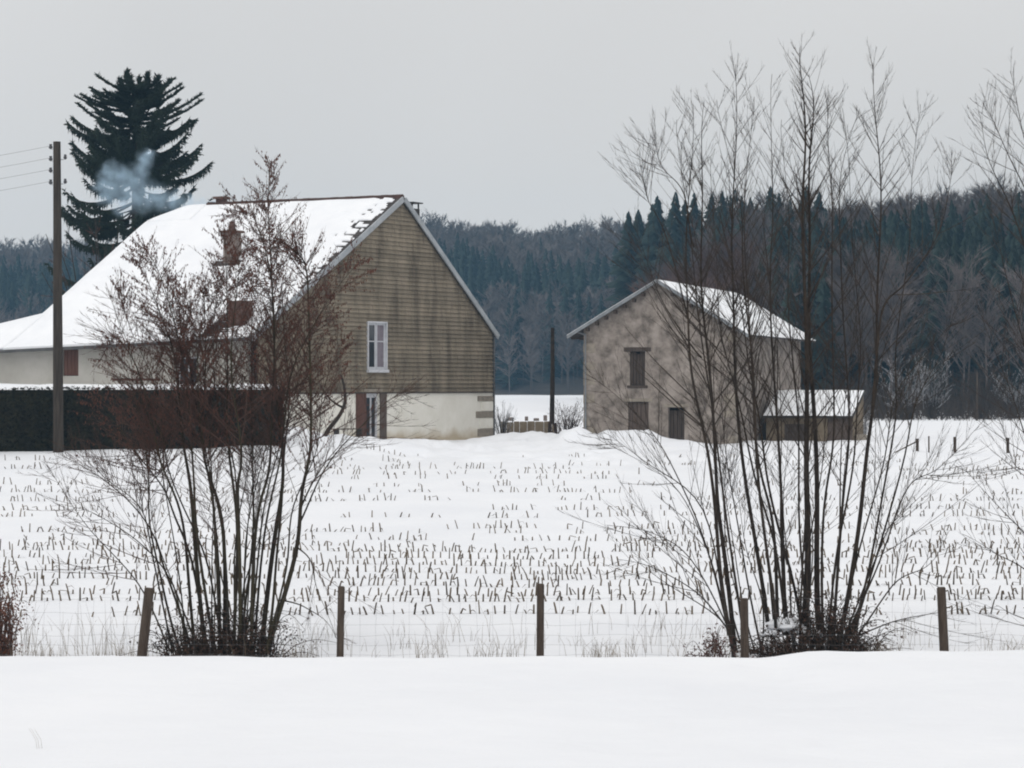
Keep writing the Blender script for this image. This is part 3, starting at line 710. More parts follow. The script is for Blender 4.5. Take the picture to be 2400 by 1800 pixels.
# ------------------------------------------------------------------ hedge
HA = at(-160, 1070, 98.5); HB = at(662, 1042, 104.5)
hv = Vector((HB.x-HA.x, HB.y-HA.y, 0)); hlen = hv.length
hedge = empty('clipped_hedge', (HA.x, HA.y, 1.9), math.atan2(hv.y, hv.x))
tag(hedge, 'long dark green clipped hedge topped with snow in front of the farmhouse', 'hedge')
HH = CAMZ-10/F*101-1.9; HT = 1.3
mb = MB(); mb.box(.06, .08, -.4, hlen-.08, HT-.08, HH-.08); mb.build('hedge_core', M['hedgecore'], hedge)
rh = np.random.default_rng(4); V = []; Tq = []
def leafs(n, fn):
    P, N = fn(n); k = len(P)
    T1 = rh.normal(size=(k, 3)); T1 -= N*(T1*N).sum(1, keepdims=True)*.6; T1 /= np.linalg.norm(T1, axis=1, keepdims=True)
    T2 = np.cross(N, T1); s = rh.uniform(.03, .075, (k, 1)); P = P+N*rh.uniform(-.06, .07, (k, 1))
    q = np.stack([P-T1*s*1.4, P+T2*s*.5, P+T1*s*1.4+N*s*.6, P-T2*s*.5], 1); return q.reshape(-1, 3)
def front(n):
    u = rh.random(n)*hlen; z = rh.random(n)*(HH+.3)-.3; return np.stack([u, 0*u+.03*vnoise(u*1.2, z*1.2)*3, z], -1), np.tile([0, -1., 0], (n, 1))+rh.normal(size=(n, 3))*.35
def topf(n):
    u = rh.random(n)*hlen; y = rh.random(n)*HT; return np.stack([u, y, 0*u+HH-.04], -1), np.tile([0, 0, 1.], (n, 1))+rh.normal(size=(n, 3))*.35
def endf(n):
    y = rh.random(n)*HT; z = rh.random(n)*(HH+.3)-.3; return np.stack([0*y+hlen, y, z], -1), np.tile([1., 0, 0], (n, 1))+rh.normal(size=(n, 3))*.35
Q = np.concatenate([leafs(26000, front), leafs(6000, topf), leafs(4000, endf)])
tag(link('foliage', npmesh('foliage', Q, np.arange(len(Q)).reshape(-1, 4), M['hedge']), hedge), kind='stuff')
ms = MB(); NX, NY = 90, 6; sv = []
for i in range(NX+1):
    for j in range(NY+1):
        x = hlen*i/NX; y = -.06+(HT+.12)*j/NY; ed = 0 if (i in (0, NX) or j in (0, NY)) else 1
        sv.append((x, y+.05*float(vnoise(x*2, j*3.1))*(j == 0), HH-.06+(.20+.12*float(vnoise(x*.8, y*.8)))*ed))
ms.v = sv; ms.f = [(i*(NY+1)+j, (i+1)*(NY+1)+j, (i+1)*(NY+1)+j+1, i*(NY+1)+j+1) for i in range(NX) for j in range(NY)]
tag(ms.build('snow_cap', M['roofsnow'], hedge, smooth=True), kind='stuff')

# ------------------------------------------------------------------ poles and wires
def ppole():
    Y = 99.6; b = at(137, 1055, Y); top = at(133, 332, Y); x, y = b.x, b.y; zg = gz(x, y)-.3; e_ = empty('utility_pole', (x, y, zg))
    tag(e_, 'tall wooden utility pole with insulators in front of the hedge', 'utility pole')
    H = top.z-zg; mb = MB()
    mb.tube([(.0, 0, 0), (-.02, 0, H*.3), (-.04, 0, H*.7), (-.06, 0, H)], [.21, .195, .165, .145], 12); mb.build('pole', M['pole'], e_, smooth=False)
    pts = []
    for py in (347, 375, 402, 430):
        z = at(0, py, Y).z-zg; a_ = MB().tube([(-.1, -.02, z-.05), (-.30, -.02, z-.05), (-.30, -.02, z+.02)], [.018]*3, 6).build('bracket', M['iron'], e_)
        MB().tube([(-.30, -.02, z-.03), (-.30, -.02, z+.03), (-.30, -.02, z+.09), (-.30, -.02, z+.15)], [.055, .085, .05, .06], 8).build('insulator', M['insul'], a_)
        pts.append(Vector((x-.30, y-.02, z+zg+.08)))
    for py in (371, 428):
        z = at(0, py, Y).z-zg; a_ = MB().tube([(.08, .02, z-.05), (.26, .02, z-.05), (.26, .02, z+.02)], [.018]*3, 6).build('bracket', M['iron'], e_)
        MB().tube([(.26, .02, z-.03), (.26, .02, z+.03), (.26, .02, z+.09), (.26, .02, z+.15)], [.05, .075, .05, .05], 8).build('insulator', M['insul'], a_)
    return pts
labs = ['topmost overhead wire running left from the utility pole', 'second wire from the top running left from the utility pole', 'third wire from the top running left from the utility pole', 'lowest overhead wire running left from the utility pole']
for i, p in enumerate(ppole()):
    q = p+Vector((-34, 8, -1.8)); P = []
    for k in range(29):
        s = k/28; r_ = p.lerp(q, s); r_.z -= 1.9*4*s*(1-s)*.5; P.append(r_)
    o = MB().tube([v-p for v in P], [.0065]*29, 4).build('overhead_wire', M['darkwire']); o.location = p
    tag(o, labs[i], 'wire', 'wires on the utility pole')
p = at(1295, 1016, 131.0); zg = gz(p.x, p.y)-.2; e_ = empty('twin_leg_pole', (p.x, p.y, zg)); H = at(0, 768, 131).z-zg
tag(e_, 'slim dark pole on two legs between the farmhouse and the barn', 'utility pole')
MB().tube([(-.03, 0, .95), (0, 0, H*.6), (0, 0, H)], [.13, .11, .095], 8).build('shaft', M['bark'], e_)
for s_ in (-.17, .17): MB().tube([(s_*1.2, 0, 0), (s_*.75, 0, 1.0)], [.085, .085], 8).build('leg', M['bark'], e_)

# ------------------------------------------------------------------ spruce
def spruce():
    Y = 152.0; cx = at(316, 0, Y).x; zg = 2.0; e_ = empty('spruce_tree', (cx, Y, zg)); rs = random.Random(21)
    tag(e_, 'tall dark spruce with drooping branches behind the farmhouse roof', 'tree')
    ztop = at(0, 168, Y).z-zg; S = Y/F
    tr = MB(); tr.tube([(.1, 0, 0), (.05, 0, ztop*.5), (0, 0, ztop*.85), (-.2, 0, ztop-.1)], [.38, .27, .13, .03], 8)
    for (dx, pz) in ((.75, 172), (1.25, 185), (-.45, 170), (.3, 182)):
        tr.tube([(0, 0, ztop-3.6), (dx*.7, 0, ztop-2.2), (dx, 0, at(0, pz, Y).z-zg)], [.07, .05, .015], 5)
    tr.build('trunk', M['bark'], e_)
    # half widths (photo px) of the crown at photo heights
    hy = [165, 190, 225, 250, 300, 350, 390, 430, 490, 560, 640, 900]; hwl = [18, 60, 88, 115, 165, 150, 170, 160, 205, 200, 190, 170]; hwr = [70, 90, 120, 145, 158, 170, 172, 208, 195, 180, 170, 150]
    fo = MB(); lb = MB()
    def twigs(p, d, n, ln, droop):
        for _ in range(n):
            v = (d*rs.uniform(.2, .9)+Vector((rs.uniform(-1, 1), rs.uniform(-1, 1), rs.uniform(-.3, .3)))*.6-Vector((0, 0, droop*rs.uniform(.5, 1.3)))).normalized()
            q = p+v*ln*rs.uniform(.6, 1.3); fo.spike(p-v*.03, q, rs.uniform(.035, .065), 3)
    def leader(x0, z0, z1):                         # spiky upright top
        z = z0
        while z < z1:
            f = (z1-z)/(z1-z0)
            for _ in range(6):
                a = rs.uniform(0, 6.28); v = Vector((math.cos(a)*.75, math.sin(a)*.75, .7)).normalized(); p = Vector((x0, 0, z)); q = p+v*(.16+.55*f)
                fo.spike(p, q, .06, 3)
                for k in range(3): s = rs.uniform(.3, .9); b = p.lerp(q, s); fo.spike(b, b+Vector((rs.uniform(-.2, .2), rs.uniform(-.2, .2), rs.uniform(0, .25))), .045, 3)
            z += .085
    for (dx, pz) in ((.75, 172), (1.35, 178), (-.45, 166), (.3, 184), (-.85, 186)): leader(dx, ztop-2.2, at(0, pz, Y).z-zg)
    z = ztop-1.3
    while z > 3.0:
        py = 900-(z+zg-CAMZ)/S; up = z > ztop-3.4; midl = z > ztop-6.3
        nb = rs.randint(5, 7) if midl else rs.randint(4, 6)
        for b in range(nb):
            a = rs.uniform(0, 6.283); c = math.cos(a); wl, wr = np.interp(py, hy, hwl), np.interp(py, hy, hwr)
            Rm = ((wr if c > 0 else wl)*abs(c)+(wl+wr)/2*(1-abs(c)))*S*rs.uniform(.45, 1.06)
            if not midl and rs.random() < .25: Rm *= .7
            d = Vector((c, math.sin(a), 0)); n = 10; P = []; ru = rs.uniform(-.05, .34); rl = rs.uniform(-.15, .12)
            for k in range(n):
                s = k/(n-1)
                bl = min(1, max(0, (ztop-2.2-z)/2.6)); d1 = ru*s-.12*s*(1-s)+.15*s*s; d2 = (rl-.02)*s-.28*s*(1-s)+.26*s**3
                if midl: dz = d1*(1-bl)+d2*bl
                else: dz = (rl-.18)*s-.30*s*(1-s)+.26*s**4
                P.append(Vector((0, 0, z))+d*Rm*s+Vector((0, 0, Rm*dz)))
            lb.tube(P, [.045*(1-.85*k/(n-1))*(.5+Rm/4) for k in range(n)], 4)
            sp = .09 if up else .085 if midl else .11
            for k in range(int(Rm/sp)):
                s = (k+rs.random())/(Rm/sp)
                if s < (.03 if up else .12 if midl else .3): continue
                i = min(n-2, int(s*(n-1))); p = P[i].lerp(P[i+1], s*(n-1)-i); tn = (P[i+1]-P[i]).normalized(); side = Vector((-d.y, d.x, 0))
                for sg in (-1, 1):
                    ln = (.36+.75*(1-s)*min(1, Rm/3))*rs.uniform(.4, 1.1); low = 0 if up else 1
                    vv = (tn*.9+side*sg*rs.uniform(.3, .7)+Vector((0, 0, (.1 if up else -.35-.5*rs.random())))).normalized(); q = p+vv*ln
                    fo.spike(p, q, .06, 3); twigs(p.lerp(q, .35), vv, 2, .26, .3*low); twigs(p.lerp(q, .7), vv, 2, .2, .3*low)
                if up: twigs(p, tn, 2, .22, 0)
                else:                                # hanging curtain below the branch
                    for _ in range(2):
                        hq = p+Vector((rs.uniform(-.12, .12), rs.uniform(-.12, .12), -1)).normalized()*rs.uniform(.2, .8); fo.spike(p, hq, rs.uniform(.035, .06), 3); twigs(p.lerp(hq, .5), Vector((0, 0, -1)), 1, .16, .6)
            twigs(P[-1], (P[-1]-P[-2]).normalized(), 4, .3, 0)
        z -= (.22 if up else .27 if midl else .42)
    lb.build('branches', M['bark'], e_)['kind'] = 'stuff'
    fo.build('crown', M['needle'], e_)['kind'] = 'stuff'
spruce()

# ------------------------------------------------------------------ coppiced bushes
def smooth_pts(P, n):
    out = []; m = len(P)
    for i in range(m-1):
        p0 = P[max(i-1, 0)]; p1 = P[i]; p2 = P[i+1]; p3 = P[min(i+2, m-1)]
        for k in range(n):
            t = k/n; out.append(.5*((2*p1)+(p2-p0)*t+(2*p0-5*p1+4*p2-p3)*t*t+(3*p1-p0-3*p2+p3)*t**3))
    out.append(P[-1].copy()); return out
def side_shoots(r, P, rad, tw, nbr, s0, lmax, nsub, ang, catk=None, spread=1.0, fat=1.0):
    n = len(P)
    for _ in range(nbr):
        s = s0+(1-s0)*r.random()**.8*.97; i = min(n-2, int(s*(n-1))); fr = s*(n-1)-i
        p = P[i].lerp(P[i+1], fr); tn = (P[i+1]-P[i]).normalized(); rr_ = rad[i]*(1-fr)+rad[i+1]*fr
        a = r.uniform(0, 6.283); o1 = tn.orthogonal().normalized(); o2 = tn.cross(o1); out = o1*math.cos(a)+o2*math.sin(a)
        th = R(r.uniform(*ang)); d = (tn*math.cos(th)+out*math.sin(th)).normalized()
        ln = lmax*(1-.84*s)*r.uniform(.4, 1.1); fn_ = fat*(1.1-.45*s); r0 = min(rr_*.6 if fat > 1 else rr_*.5, (.0035+.0055*ln)*fat); Q = [p]
        dd = d.copy(); st = ln/6; rd = [r0]
        for k in range(6):
            dd = (dd+Vector((r.uniform(-.05, .05), r.uniform(-.05, .05), .03+r.uniform(-.02, .02)))).normalized(); Q.append(Q[-1]+dd*st); rd.append(r0*(1-(k+1)/6.6)+.0012)
        tw.tube(Q, rd, 4, False)
        for j in range(nsub):
            s2 = r.uniform(.15, .98); i2 = min(5, int(s2*6)); b = Q[i2].lerp(Q[i2+1], s2*6-i2); t2 = (Q[i2+1]-Q[i2]).normalized()
            v = (t2+Vector((r.uniform(-1, 1), r.uniform(-1, 1), r.uniform(-.4, .7)))*.55*spread).normalized(); l2 = ln*r.uniform(.12, .38)*(1.1-.5*s2)
            e1 = b+v*l2*.5; v = (v+Vector((r.uniform(-.2, .2), r.uniform(-.2, .2), .18))).normalized(); e2 = e1+v*l2*.5
            tw.tube([b, e1, e2], [.0032*fn_, .0025*fn_, .0011*fn_], 3, False)
            if catk is not None:
                for q in (b, e1, e2):
                    if r.random() < catk[1]: w_ = Vector((r.uniform(-.5, .5), r.uniform(-.5, .5), -1)).normalized(); catk[0].spindle(q, q+w_*r.uniform(.025, .07), r.uniform(.007, .015))
def bush(name, label, base, Y, stems, bark, twm, seed, s0, lmax, nsub, ang, nbr, extra=None, catk=0):
    r = random.Random(seed); bx = at(base, 0, Y).x; bz = gz(bx, Y)-.15; e_ = empty(name, (bx, Y, bz)); org = Vector((bx, Y, bz))
    tag(e_, label, 'bush'); ck = MB() if catk else None
    for (wpx, pts, dens) in stems:
        if pts[-1][1] < 700: pts = pts[:-1]+[(pts[-1][0], pts[-1][1]+22)]
        dy0 = r.uniform(-.5, .5); dy1 = r.uniform(-1.6, 1.6); m = len(pts); P = []
        for i, (px, py) in enumerate(pts):
            s = i/(m-1); yy = Y+dy0*(1-s)+dy1*s; P.append(at(px, py, yy)-org)
        P = smooth_pts(P, 6)
        ph = r.uniform(0, 6)
        for i in range(1, len(P)-1): P[i] += Vector((.022*math.sin(i*.55+ph), .03*math.sin(i*.4+ph*2), 0))
        r0 = wpx*.86/F*Y/2; n = len(P); rad = [max(.004, r0*(1-(i/(n-1))**.85*.95)) for i in range(n)]
        sm = MB().tube(P, rad, 7).build('stem', M[bark], e_, smooth=True)
        tw = MB(); side_shoots(r, P, rad, tw, int(nbr*dens), s0 if dens >= .6 else (.5 if dens > .46 else .2), lmax, nsub, ang, (ck, catk) if ck and dens >= .6 else None)
        if tw.f: tag(tw.build('twigs', M[twm], sm), kind='stuff')
    if ck: tag(ck.build('catkins', M['catkin'], e_), kind='stuff')
    return e_
def cr(ox, oy, sc, lst): return [(w_, [(ox+x/sc, oy+y/sc) for x, y in p], d) for w_, p, d in lst]
RIGHT = cr(1350, 80, 1.121, [
    (13, [(415, 1640), (380, 1400), (345, 1100), (300, 850), (290, 650), (300, 380), (308, 165)], 1.0),
    (15, [(422, 1640), (385, 1350), (370, 1150), (345, 850), (330, 600), (330, 350), (337, 150)], 1.0),
    (8, [(440, 1600), (395, 1250), (350, 950), (320, 700), (285, 430), (265, 200)], .9),
    (13, [(505, 1560), (450, 1200), (415, 850), (412, 600), (418, 300), (420, 55)], 1.1),
    (10, [(525, 1560), (480, 1150), (460, 850), (440, 600), (425, 420), (370, 150)], 1),
    (11, [(535, 1560), (515, 1300), (480, 1100), (455, 800), (445, 450), (468, 140)], 1),
    (12, [(548, 1580), (545, 1300), (525, 1000), (512, 650), (515, 400), (515, 80)], 1.1),
    (25, [(606, 1600), (604, 1450), (609, 1200), (604, 900), (598, 500), (600, 250), (588, 10)], 1.4),
    (19, [(640, 1620), (634, 1350), (625, 1000), (612, 700), (613, 420), (622, 220), (612, 80)], 1.2),
    (9, [(650, 1600), (652, 1250), (678, 1000), (672, 600), (668, 350), (660, 150)], 1),
    (10, [(670, 1600), (702, 1250), (715, 1000), (700, 650), (690, 400), (745, 180)], 1),
    (15, [(690, 1610), (748, 1250), (778, 1000), (790, 800), (800, 500), (790, 250), (780, 50)], 1.3),
    (8, [(715, 1600), (782, 1350), (832, 1050), (842, 850), (868, 600), (885, 380), (905, 160)], 1),
    (9, [(778, 1000), (800, 740), (870, 650), (960, 500), (998, 300)], .7),
    (6, [(700, 1600), (800, 1340), (860, 1260), (1000, 1120)], .4),
    (7, [(730, 1580), (850, 1150), (900, 960), (960, 830), (1005, 680)], .7),
    (6, [(400, 1580), (340, 1340), (250, 1180), (50, 1060)], .45),
    (5, [(420, 1600), (300, 1380), (200, 1310), (80, 1290)], .3),
    (6, [(400, 1560), (330, 1250), (180, 1120), (70, 1045)], .45),
    (5, [(330, 850), (245, 740), (205, 640), (150, 480)], .5),
    (5, [(300, 760), (230, 520), (190, 430), (165, 340)], .5),
    (5, [(310, 560), (280, 420), (230, 350), (205, 265)], .5),
    (10, [(600, 1610), (560, 1400), (500, 1150), (470, 950), (440, 760), (400, 560), (360, 350)], 1),
    (9, [(560, 1600), (520, 1350), (470, 1150), (420, 950), (380, 760), (365, 560), (355, 300)], 1),
    (8, [(610, 1600), (590, 1300), (580, 1000), (560, 700), (555, 450), (540, 200)], 1),
    (8, [(660, 1610), (690, 1350), (730, 1100), (745, 900), (740, 700), (720, 420), (700, 170)], 1),
    (7, [(420, 1620), (370, 1450), (300, 1230), (220, 1080), (120, 960), (40, 900)], .5),
    (6, [(430, 1600), (330, 1480), (200, 1400), (110, 1380)], .25),
    (6, [(720, 1610), (830, 1450), (920, 1400), (960, 1340)], .25),
    (7, [(700, 1620), (780, 1420), (870, 1200), (950, 1140), (1060, 1030)], .5),
    (5, [(740, 1580), (830, 1545), (950, 1520), (985, 1515)], .15),
    (7, [(680, 1610), (735, 1400), (800, 1150), (840, 960), (905, 850), (990, 760)], .7),
    (6, [(420, 1610), (380, 1540), (250, 1450), (140, 1370)], .2)])
rx = random.Random(404)
for _ in range(16):
    b0 = rx.uniform(1735, 2010); sp_ = (b0-1880)/130; t_ = rx.uniform(.35, 1)
    RIGHT.append((rx.uniform(4, 8), [(b0, 1535), (b0+60*sp_*t_+rx.uniform(-15, 15), 1535-330*t_), (b0+130*sp_*t_+rx.uniform(-25, 25), 1535-680*t_), (b0+170*sp_*t_+rx.uniform(-40, 40), 1535-1080*t_)], .5))
bush('coppiced_bush', 'tallest leafless coppiced bush with many upright stems in front of the barn', 1905, 45.0, RIGHT, 'bark', 'twig_grey', 31, .34, 3.1, 8, (28, 46), 44)
LEFT = cr(80, 340, 1.3598, [
    (6, [(440, 1620), (380, 1300), (330, 1150), (230, 1060), (110, 960)], .45),
    (6, [(440, 1620), (330, 1400), (160, 1200), (30, 1010)], .35),
    (10, [(515, 1620), (480, 1250), (425, 1060), (390, 960), (340, 800), (300, 640)], 1),
    (14, [(545, 1620), (510, 1200), (478, 980), (460, 750), (410, 560), (340, 330)], 1.3),
    (10, [(570, 1620), (525, 1250), (500, 1000), (480, 700), (400, 420), (350, 290)], 1.2),
    (10, [(590, 1620), (580, 1200), (540, 1000), (500, 700), (450, 560), (420, 400)], 1.1),
    (14, [(610, 1620), (596, 1200), (540, 960), (545, 650), (548, 400)], 1.1),
    (11, [(640, 1620), (645, 1250), (622, 950), (612, 700), (618, 430), (600, 250)], 1.2),
    (12, [(655, 1620), (650, 1150), (660, 1000), (632, 750), (640, 500), (660, 300)], 1.2),
    (11, [(690, 1620), (712, 1200), (750, 1000), (765, 750), (750, 400), (700, 230), (640, 190)], 1.3),
    (16, [(720, 1620), (770, 1250), (790, 1000), (770, 700), (748, 300), (755, 20)], 1.6),
    (15, [(745, 1620), (830, 1300), (858, 1100), (880, 900), (875, 450), (830, 340), (770, 270)], 1.3),
    (6, [(840, 1220), (900, 1080), (1000, 940), (1110, 830), (1190, 780)], .5),
    (6, [(852, 1150), (930, 1010), (1020, 900)], .4),
    (8, [(700, 1620), (742, 1200), (790, 950), (830, 700), (920, 520), (1050, 330)], 1.0),
    (5, [(840, 1280), (880, 1330), (910, 1430), (960, 1570)], .08),
    (5, [(780, 1450), (860, 1470), (920, 1510), (970, 1580)], .08),
    (9, [(560, 1620), (500, 1330), (450, 1180), (400, 1080), (330, 980), (250, 880), (190, 800)], .8),
    (8, [(500, 1620), (430, 1380), (380, 1250), (300, 1130), (180, 1040), (90, 990)], .5),
    (8, [(470, 1620), (410, 1420), (375, 1230), (360, 1060), (350, 900), (290, 720), (240, 620)], .9),
    (8, [(660, 1620), (690, 1300), (700, 1050), (690, 800), (700, 560), (720, 330)], 1.2),
    (7, [(680, 1620), (720, 1300), (740, 1100), (820, 850), (870, 640), (960, 450)], 1),
    (7, [(620, 1620), (615, 1330), (570, 1100), (530, 850), (510, 600), (480, 430)], 1.1),
    (7, [(600, 1620), (560, 1350), (470, 1150), (420, 980), (380, 760), (300, 560), (270, 430)], 1),
    (7, [(740, 1620), (800, 1350), (830, 1150), (900, 960), (930, 760), (990, 600)], .9),
    (6, [(530, 1620), (440, 1400), (330, 1260), (200, 1180), (110, 1150)], .3),
    (7, [(650, 1620), (655, 1300), (640, 1050), (590, 850), (570, 600), (590, 380)], 1.1),
    (6, [(420, 960), (360, 800), (300, 660), (260, 610), (220, 660)], .5),
    (9, [(735, 1620), (770, 1400), (780, 1200), (800, 1000), (810, 800), (800, 600), (780, 420), (740, 230)], 1.2)])
for _ in range(12):
    b0 = rx.uniform(400, 640); sp_ = (b0-520)/120; t_ = rx.uniform(.4, 1)
    LEFT.append((rx.uniform(4, 7), [(b0, 1535), (b0+50*sp_*t_+rx.uniform(-15, 15), 1535-280*t_), (b0+150*sp_*t_+rx.uniform(-25, 25), 1535-580*t_), (b0+230*sp_*t_+rx.uniform(-40, 40), 1535-900*t_)], .55))
bush('coppiced_bush', 'reddish twigged coppiced bush with hanging catkins in front of the hedge', 560, 44.6, LEFT, 'bark_green', 'twig_red', 32, .40, 2.6, 10, (25, 70), 74, catk=.30)
EDGE = cr(2000, 100, 1.1375, [
    (9, [(590, 1640), (560, 1100), (500, 700), (420, 450), (360, 300), (333, 160)], 1),
    (9, [(600, 1640), (570, 900), (500, 500), (400, 270), (345, 135)], 1),
    (10, [(610, 1640), (590, 900), (540, 500), (455, 250), (418, 50)], 1),
    (7, [(580, 1640), (500, 1380), (400, 1250), (300, 1140)], .4),
    (7, [(585, 1640), (520, 1250), (440, 1000), (380, 820), (330, 680)], .8),
    (6, [(580, 1640), (480, 1430), (380, 1360), (290, 1310)], .2),
    (6, [(585, 1640), (490, 1200), (430, 1120), (390, 1010)], .5),
    (8, [(595, 1640), (530, 1150), (470, 850), (400, 600), (370, 430)], 1),
    (10, [(620, 1640), (640, 900), (620, 500), (560, 100)], 1),
    (10, [(640, 1640), (700, 1000), (740, 600), (760, 200)], 1),
    (6, [(580, 1640), (500, 1560), (420, 1520), (380, 1500)], .1)])
bush('coppiced_bush', 'leafless bush reaching in over the right edge of the picture', 2520, 45.5, EDGE, 'bark', 'twig_grey', 33, .3, 2.8, 8, (28, 46), 36)

# ------------------------------------------------------------------ fence, brambles, grass at its foot
YF = 43.0; fence = empty('wire_fence', (0, YF, gz(0, YF))); tag(fence, 'wooden post and wire mesh fence behind the snow bank', 'fence'); fz = gz(0, YF)
for (bx, tx, ty, w_) in ((332, 350, 1378, 24), (797, 800, 1374, 17), (1266, 1267, 1368, 18), (1746, 1744, 1402, 20), (2214, 2206, 1376, 22), (-120, -118, 1376, 18), (2670, 2672, 1372, 20)):
    b = at(bx, 1540, YF); t_ = at(tx, ty, YF); d = (t_-b); b = b-d*.35; w2 = w_/F*YF/2; P = [b, b.lerp(t_, .5), t_-d*.015, t_]
    o = MB().tube([p-fence.location for p in P], [w2*1.04, w2, w2*.97, w2*.72], 9).build('post', M['post'], fence)
wm = MB(); rw = random.Random(8)
for z in (.25, .42, .58, .76, .96, 1.2):
    wm.tube([(x, .09, z-.02*math.sin(x*1.9)**2+.012*math.sin(x*5+z*9)) for x in np.arange(-10.5, 10.6, .4)], [.0017]*53, 3, False)
x = -10.4
while x < 10.4:
    wm.tube([(x, .092, .1), (x+rw.uniform(-.02, .02), .095, .7), (x+rw.uniform(-.02, .02), .092, 1.2)], [.0014]*3, 3, False); x += .28
tag(wm.build('wire_mesh', M['wire'], fence), kind='stuff')

def bramble(name, label, px0, px1, Y, h, n, m1, m2, seed, leaf=1.0, snow=None, spread=.45):
    r = random.Random(seed); c = at((px0+px1)/2, 0, Y).x; w2 = (px1-px0)/F*Y/2; z0 = gz(c, Y)-.1; e_ = empty(name, (c, Y, z0)); st = MB(); lf = MB()
    tag(e_, label, 'bramble')
    for i in range(n):
        x = r.uniform(-w2, w2); y = r.uniform(-.5, .5); hh = h*r.uniform(.35, 1.1)*(1-.5*abs(x)/w2)*(.95+1.7*float(vnoise(x*2.6+seed, seed*.7+y*2))); dx, dy = r.gauss(0, spread)*h, r.gauss(0, .3)
        P = [Vector((x, y, 0)), Vector((x+dx*.3, y+dy*.3, hh*.7)), Vector((x+dx*.7, y+dy*.6, hh)), Vector((x+dx*1.1, y+dy, hh*r.uniform(.7, 1.0)))]
        P = smooth_pts(P, 3); st.tube(P, [.009*(1-.7*k/(len(P)-1)) for k in range(len(P))], 4, False)
        for _ in range(int(7*leaf)):
            q = P[r.randrange(2, len(P))]+Vector((r.gauss(0, .06), r.gauss(0, .06), r.gauss(0, .06))); u = Vector((r.gauss(0, 1), r.gauss(0, 1), r.gauss(0, 1))).normalized(); v = u.orthogonal().normalized(); s = r.uniform(.012, .034)
            lf.quad(q-u*s, q+v*s*.6, q+u*s, q-v*s*.6)
    tag(st.build('canes', M[m1], e_), kind='stuff')
    if lf.f: tag(lf.build('leaves', M[m2], e_), kind='stuff')
    for (sx_, sy_, sw, sh_) in (snow or []):         # snow lodged in the tangle, lumpy
        p = at(sx_, sy_, Y+.3)-Vector((c, Y, z0)); mb = MB(); nn, mm = 22, 14
        for i in range(mm+1):
            ph = math.pi*i/mm
            for j in range(nn):
                a = 2*math.pi*j/nn; d = Vector((math.sin(ph)*math.cos(a), math.sin(ph)*math.sin(a), math.cos(ph)))
                k_ = 1+.55*mnoise.noise(d*1.7+Vector((sx_, 0, 0)))+.28*mnoise.noise(d*4.5+Vector((0, sx_, 0)))
                mb.v.append((p.x+sw*d.x*k_, p.y+.25*d.y*k_, p.z+sh_*(d.z if d.z > 0 else d.z*.6)*k_))
        for i in range(mm):
            for j in range(nn): mb.f.append((i*nn+j, (i+1)*nn+j, (i+1)*nn+(j+1) % nn, i*nn+(j+1) % nn))
        mb.build('snow_clump', M['snow'], e_, smooth=True)
    return e_
vary(M['stalk'], .6, 1.5)
M['bleaf'] = mat('bramble_leaf', (.026, .016, .011), (.075, .040, .028), 6, .85)
M['bleafr'] = mat('red_bramble_leaf', (.05, .02, .017), (.10, .045, .035), 6, .85)
bramble('bramble_thicket', 'dark bramble thicket around the foot of the reddish twigged bush', 385, 650, 44.3, .9, 300, 'bark', 'bleaf', 51, 1.6)
bramble('bramble_thicket', 'dark bramble thicket with snow clumps around the foot of the tallest bush', 1780, 2050, 44.6, .9, 320, 'bark', 'bleaf', 52, 1.6, [(1838, 1466, .27, .15), (1870, 1478, .20, .11), (1808, 1486, .15, .10), (1915, 1488, .16, .08)])
bramble('bramble_clump', 'small reddish bramble clump left of the post under the tallest bush', 1640, 1710, 43.7, .55, 50, 'twig_red', 'bleafr', 53, 1.3)
bramble('russet_shrub', 'russet leaved shrub at the left edge behind the snow bank', -50, 26, 43.8, 1.2, 100, 'twig_red', 'russet', 54, 3.0, None, .14)
gr = MB(); rg = random.Random(9)
def tuft(px, Y, n, h, sp):
    c = at(px, 0, Y).x
    for _ in range(n):
        x = c+rg.gauss(0, sp); y = Y+rg.gauss(0, sp*.6); z = gz(x, y)-.03; hh = h*rg.uniform(.4, 1.2); dx, dy = rg.gauss(0, .22)*hh, rg.gauss(0, .22)*hh
        gr.tube([(x, y, z), (x+dx*.4, y+dy*.4, z+hh*.6), (x+dx*1.3, y+dy*1.3, z+hh)], [.0038, .003, .001], 3, False)
for _ in range(230): tuft(rg.uniform(-100, 2500), rg.uniform(42.3, 49), rg.randint(1, 4), rg.uniform(.25, .7), .12)
for px in (1130, 1190, 1400, 1425, 1455, 300, 250, 90, 130, 2360, 2390, 1010, 690, 720, 2060, 2090): tuft(px, 44.2, 22, .38, .16)
for px in (20, 60, 240, 275, 520, 190): tuft(px, 45, 9, .85, .12)
tag(gr.build('dry_grass', M['dead']), 'thin dry grass poking through snow along the wire fence', 'grass', kind='stuff')
fg = MB()
for (px, py) in ((88, 1700), (100, 1690), (93, 1712)):
    Y = 13.9; x = at(px, 0, Y).x; z = gz(x, Y)-.02; fg.tube([(x, Y, z), (x-.01, Y, z+.07), (x-.05, Y+.01, z+.13)], [.0010, .0008, .0004], 3, False)
tag(fg.build('grass_blades', M['dead']), 'few pale grass blades in the foreground snow at the left', 'grass', kind='stuff')

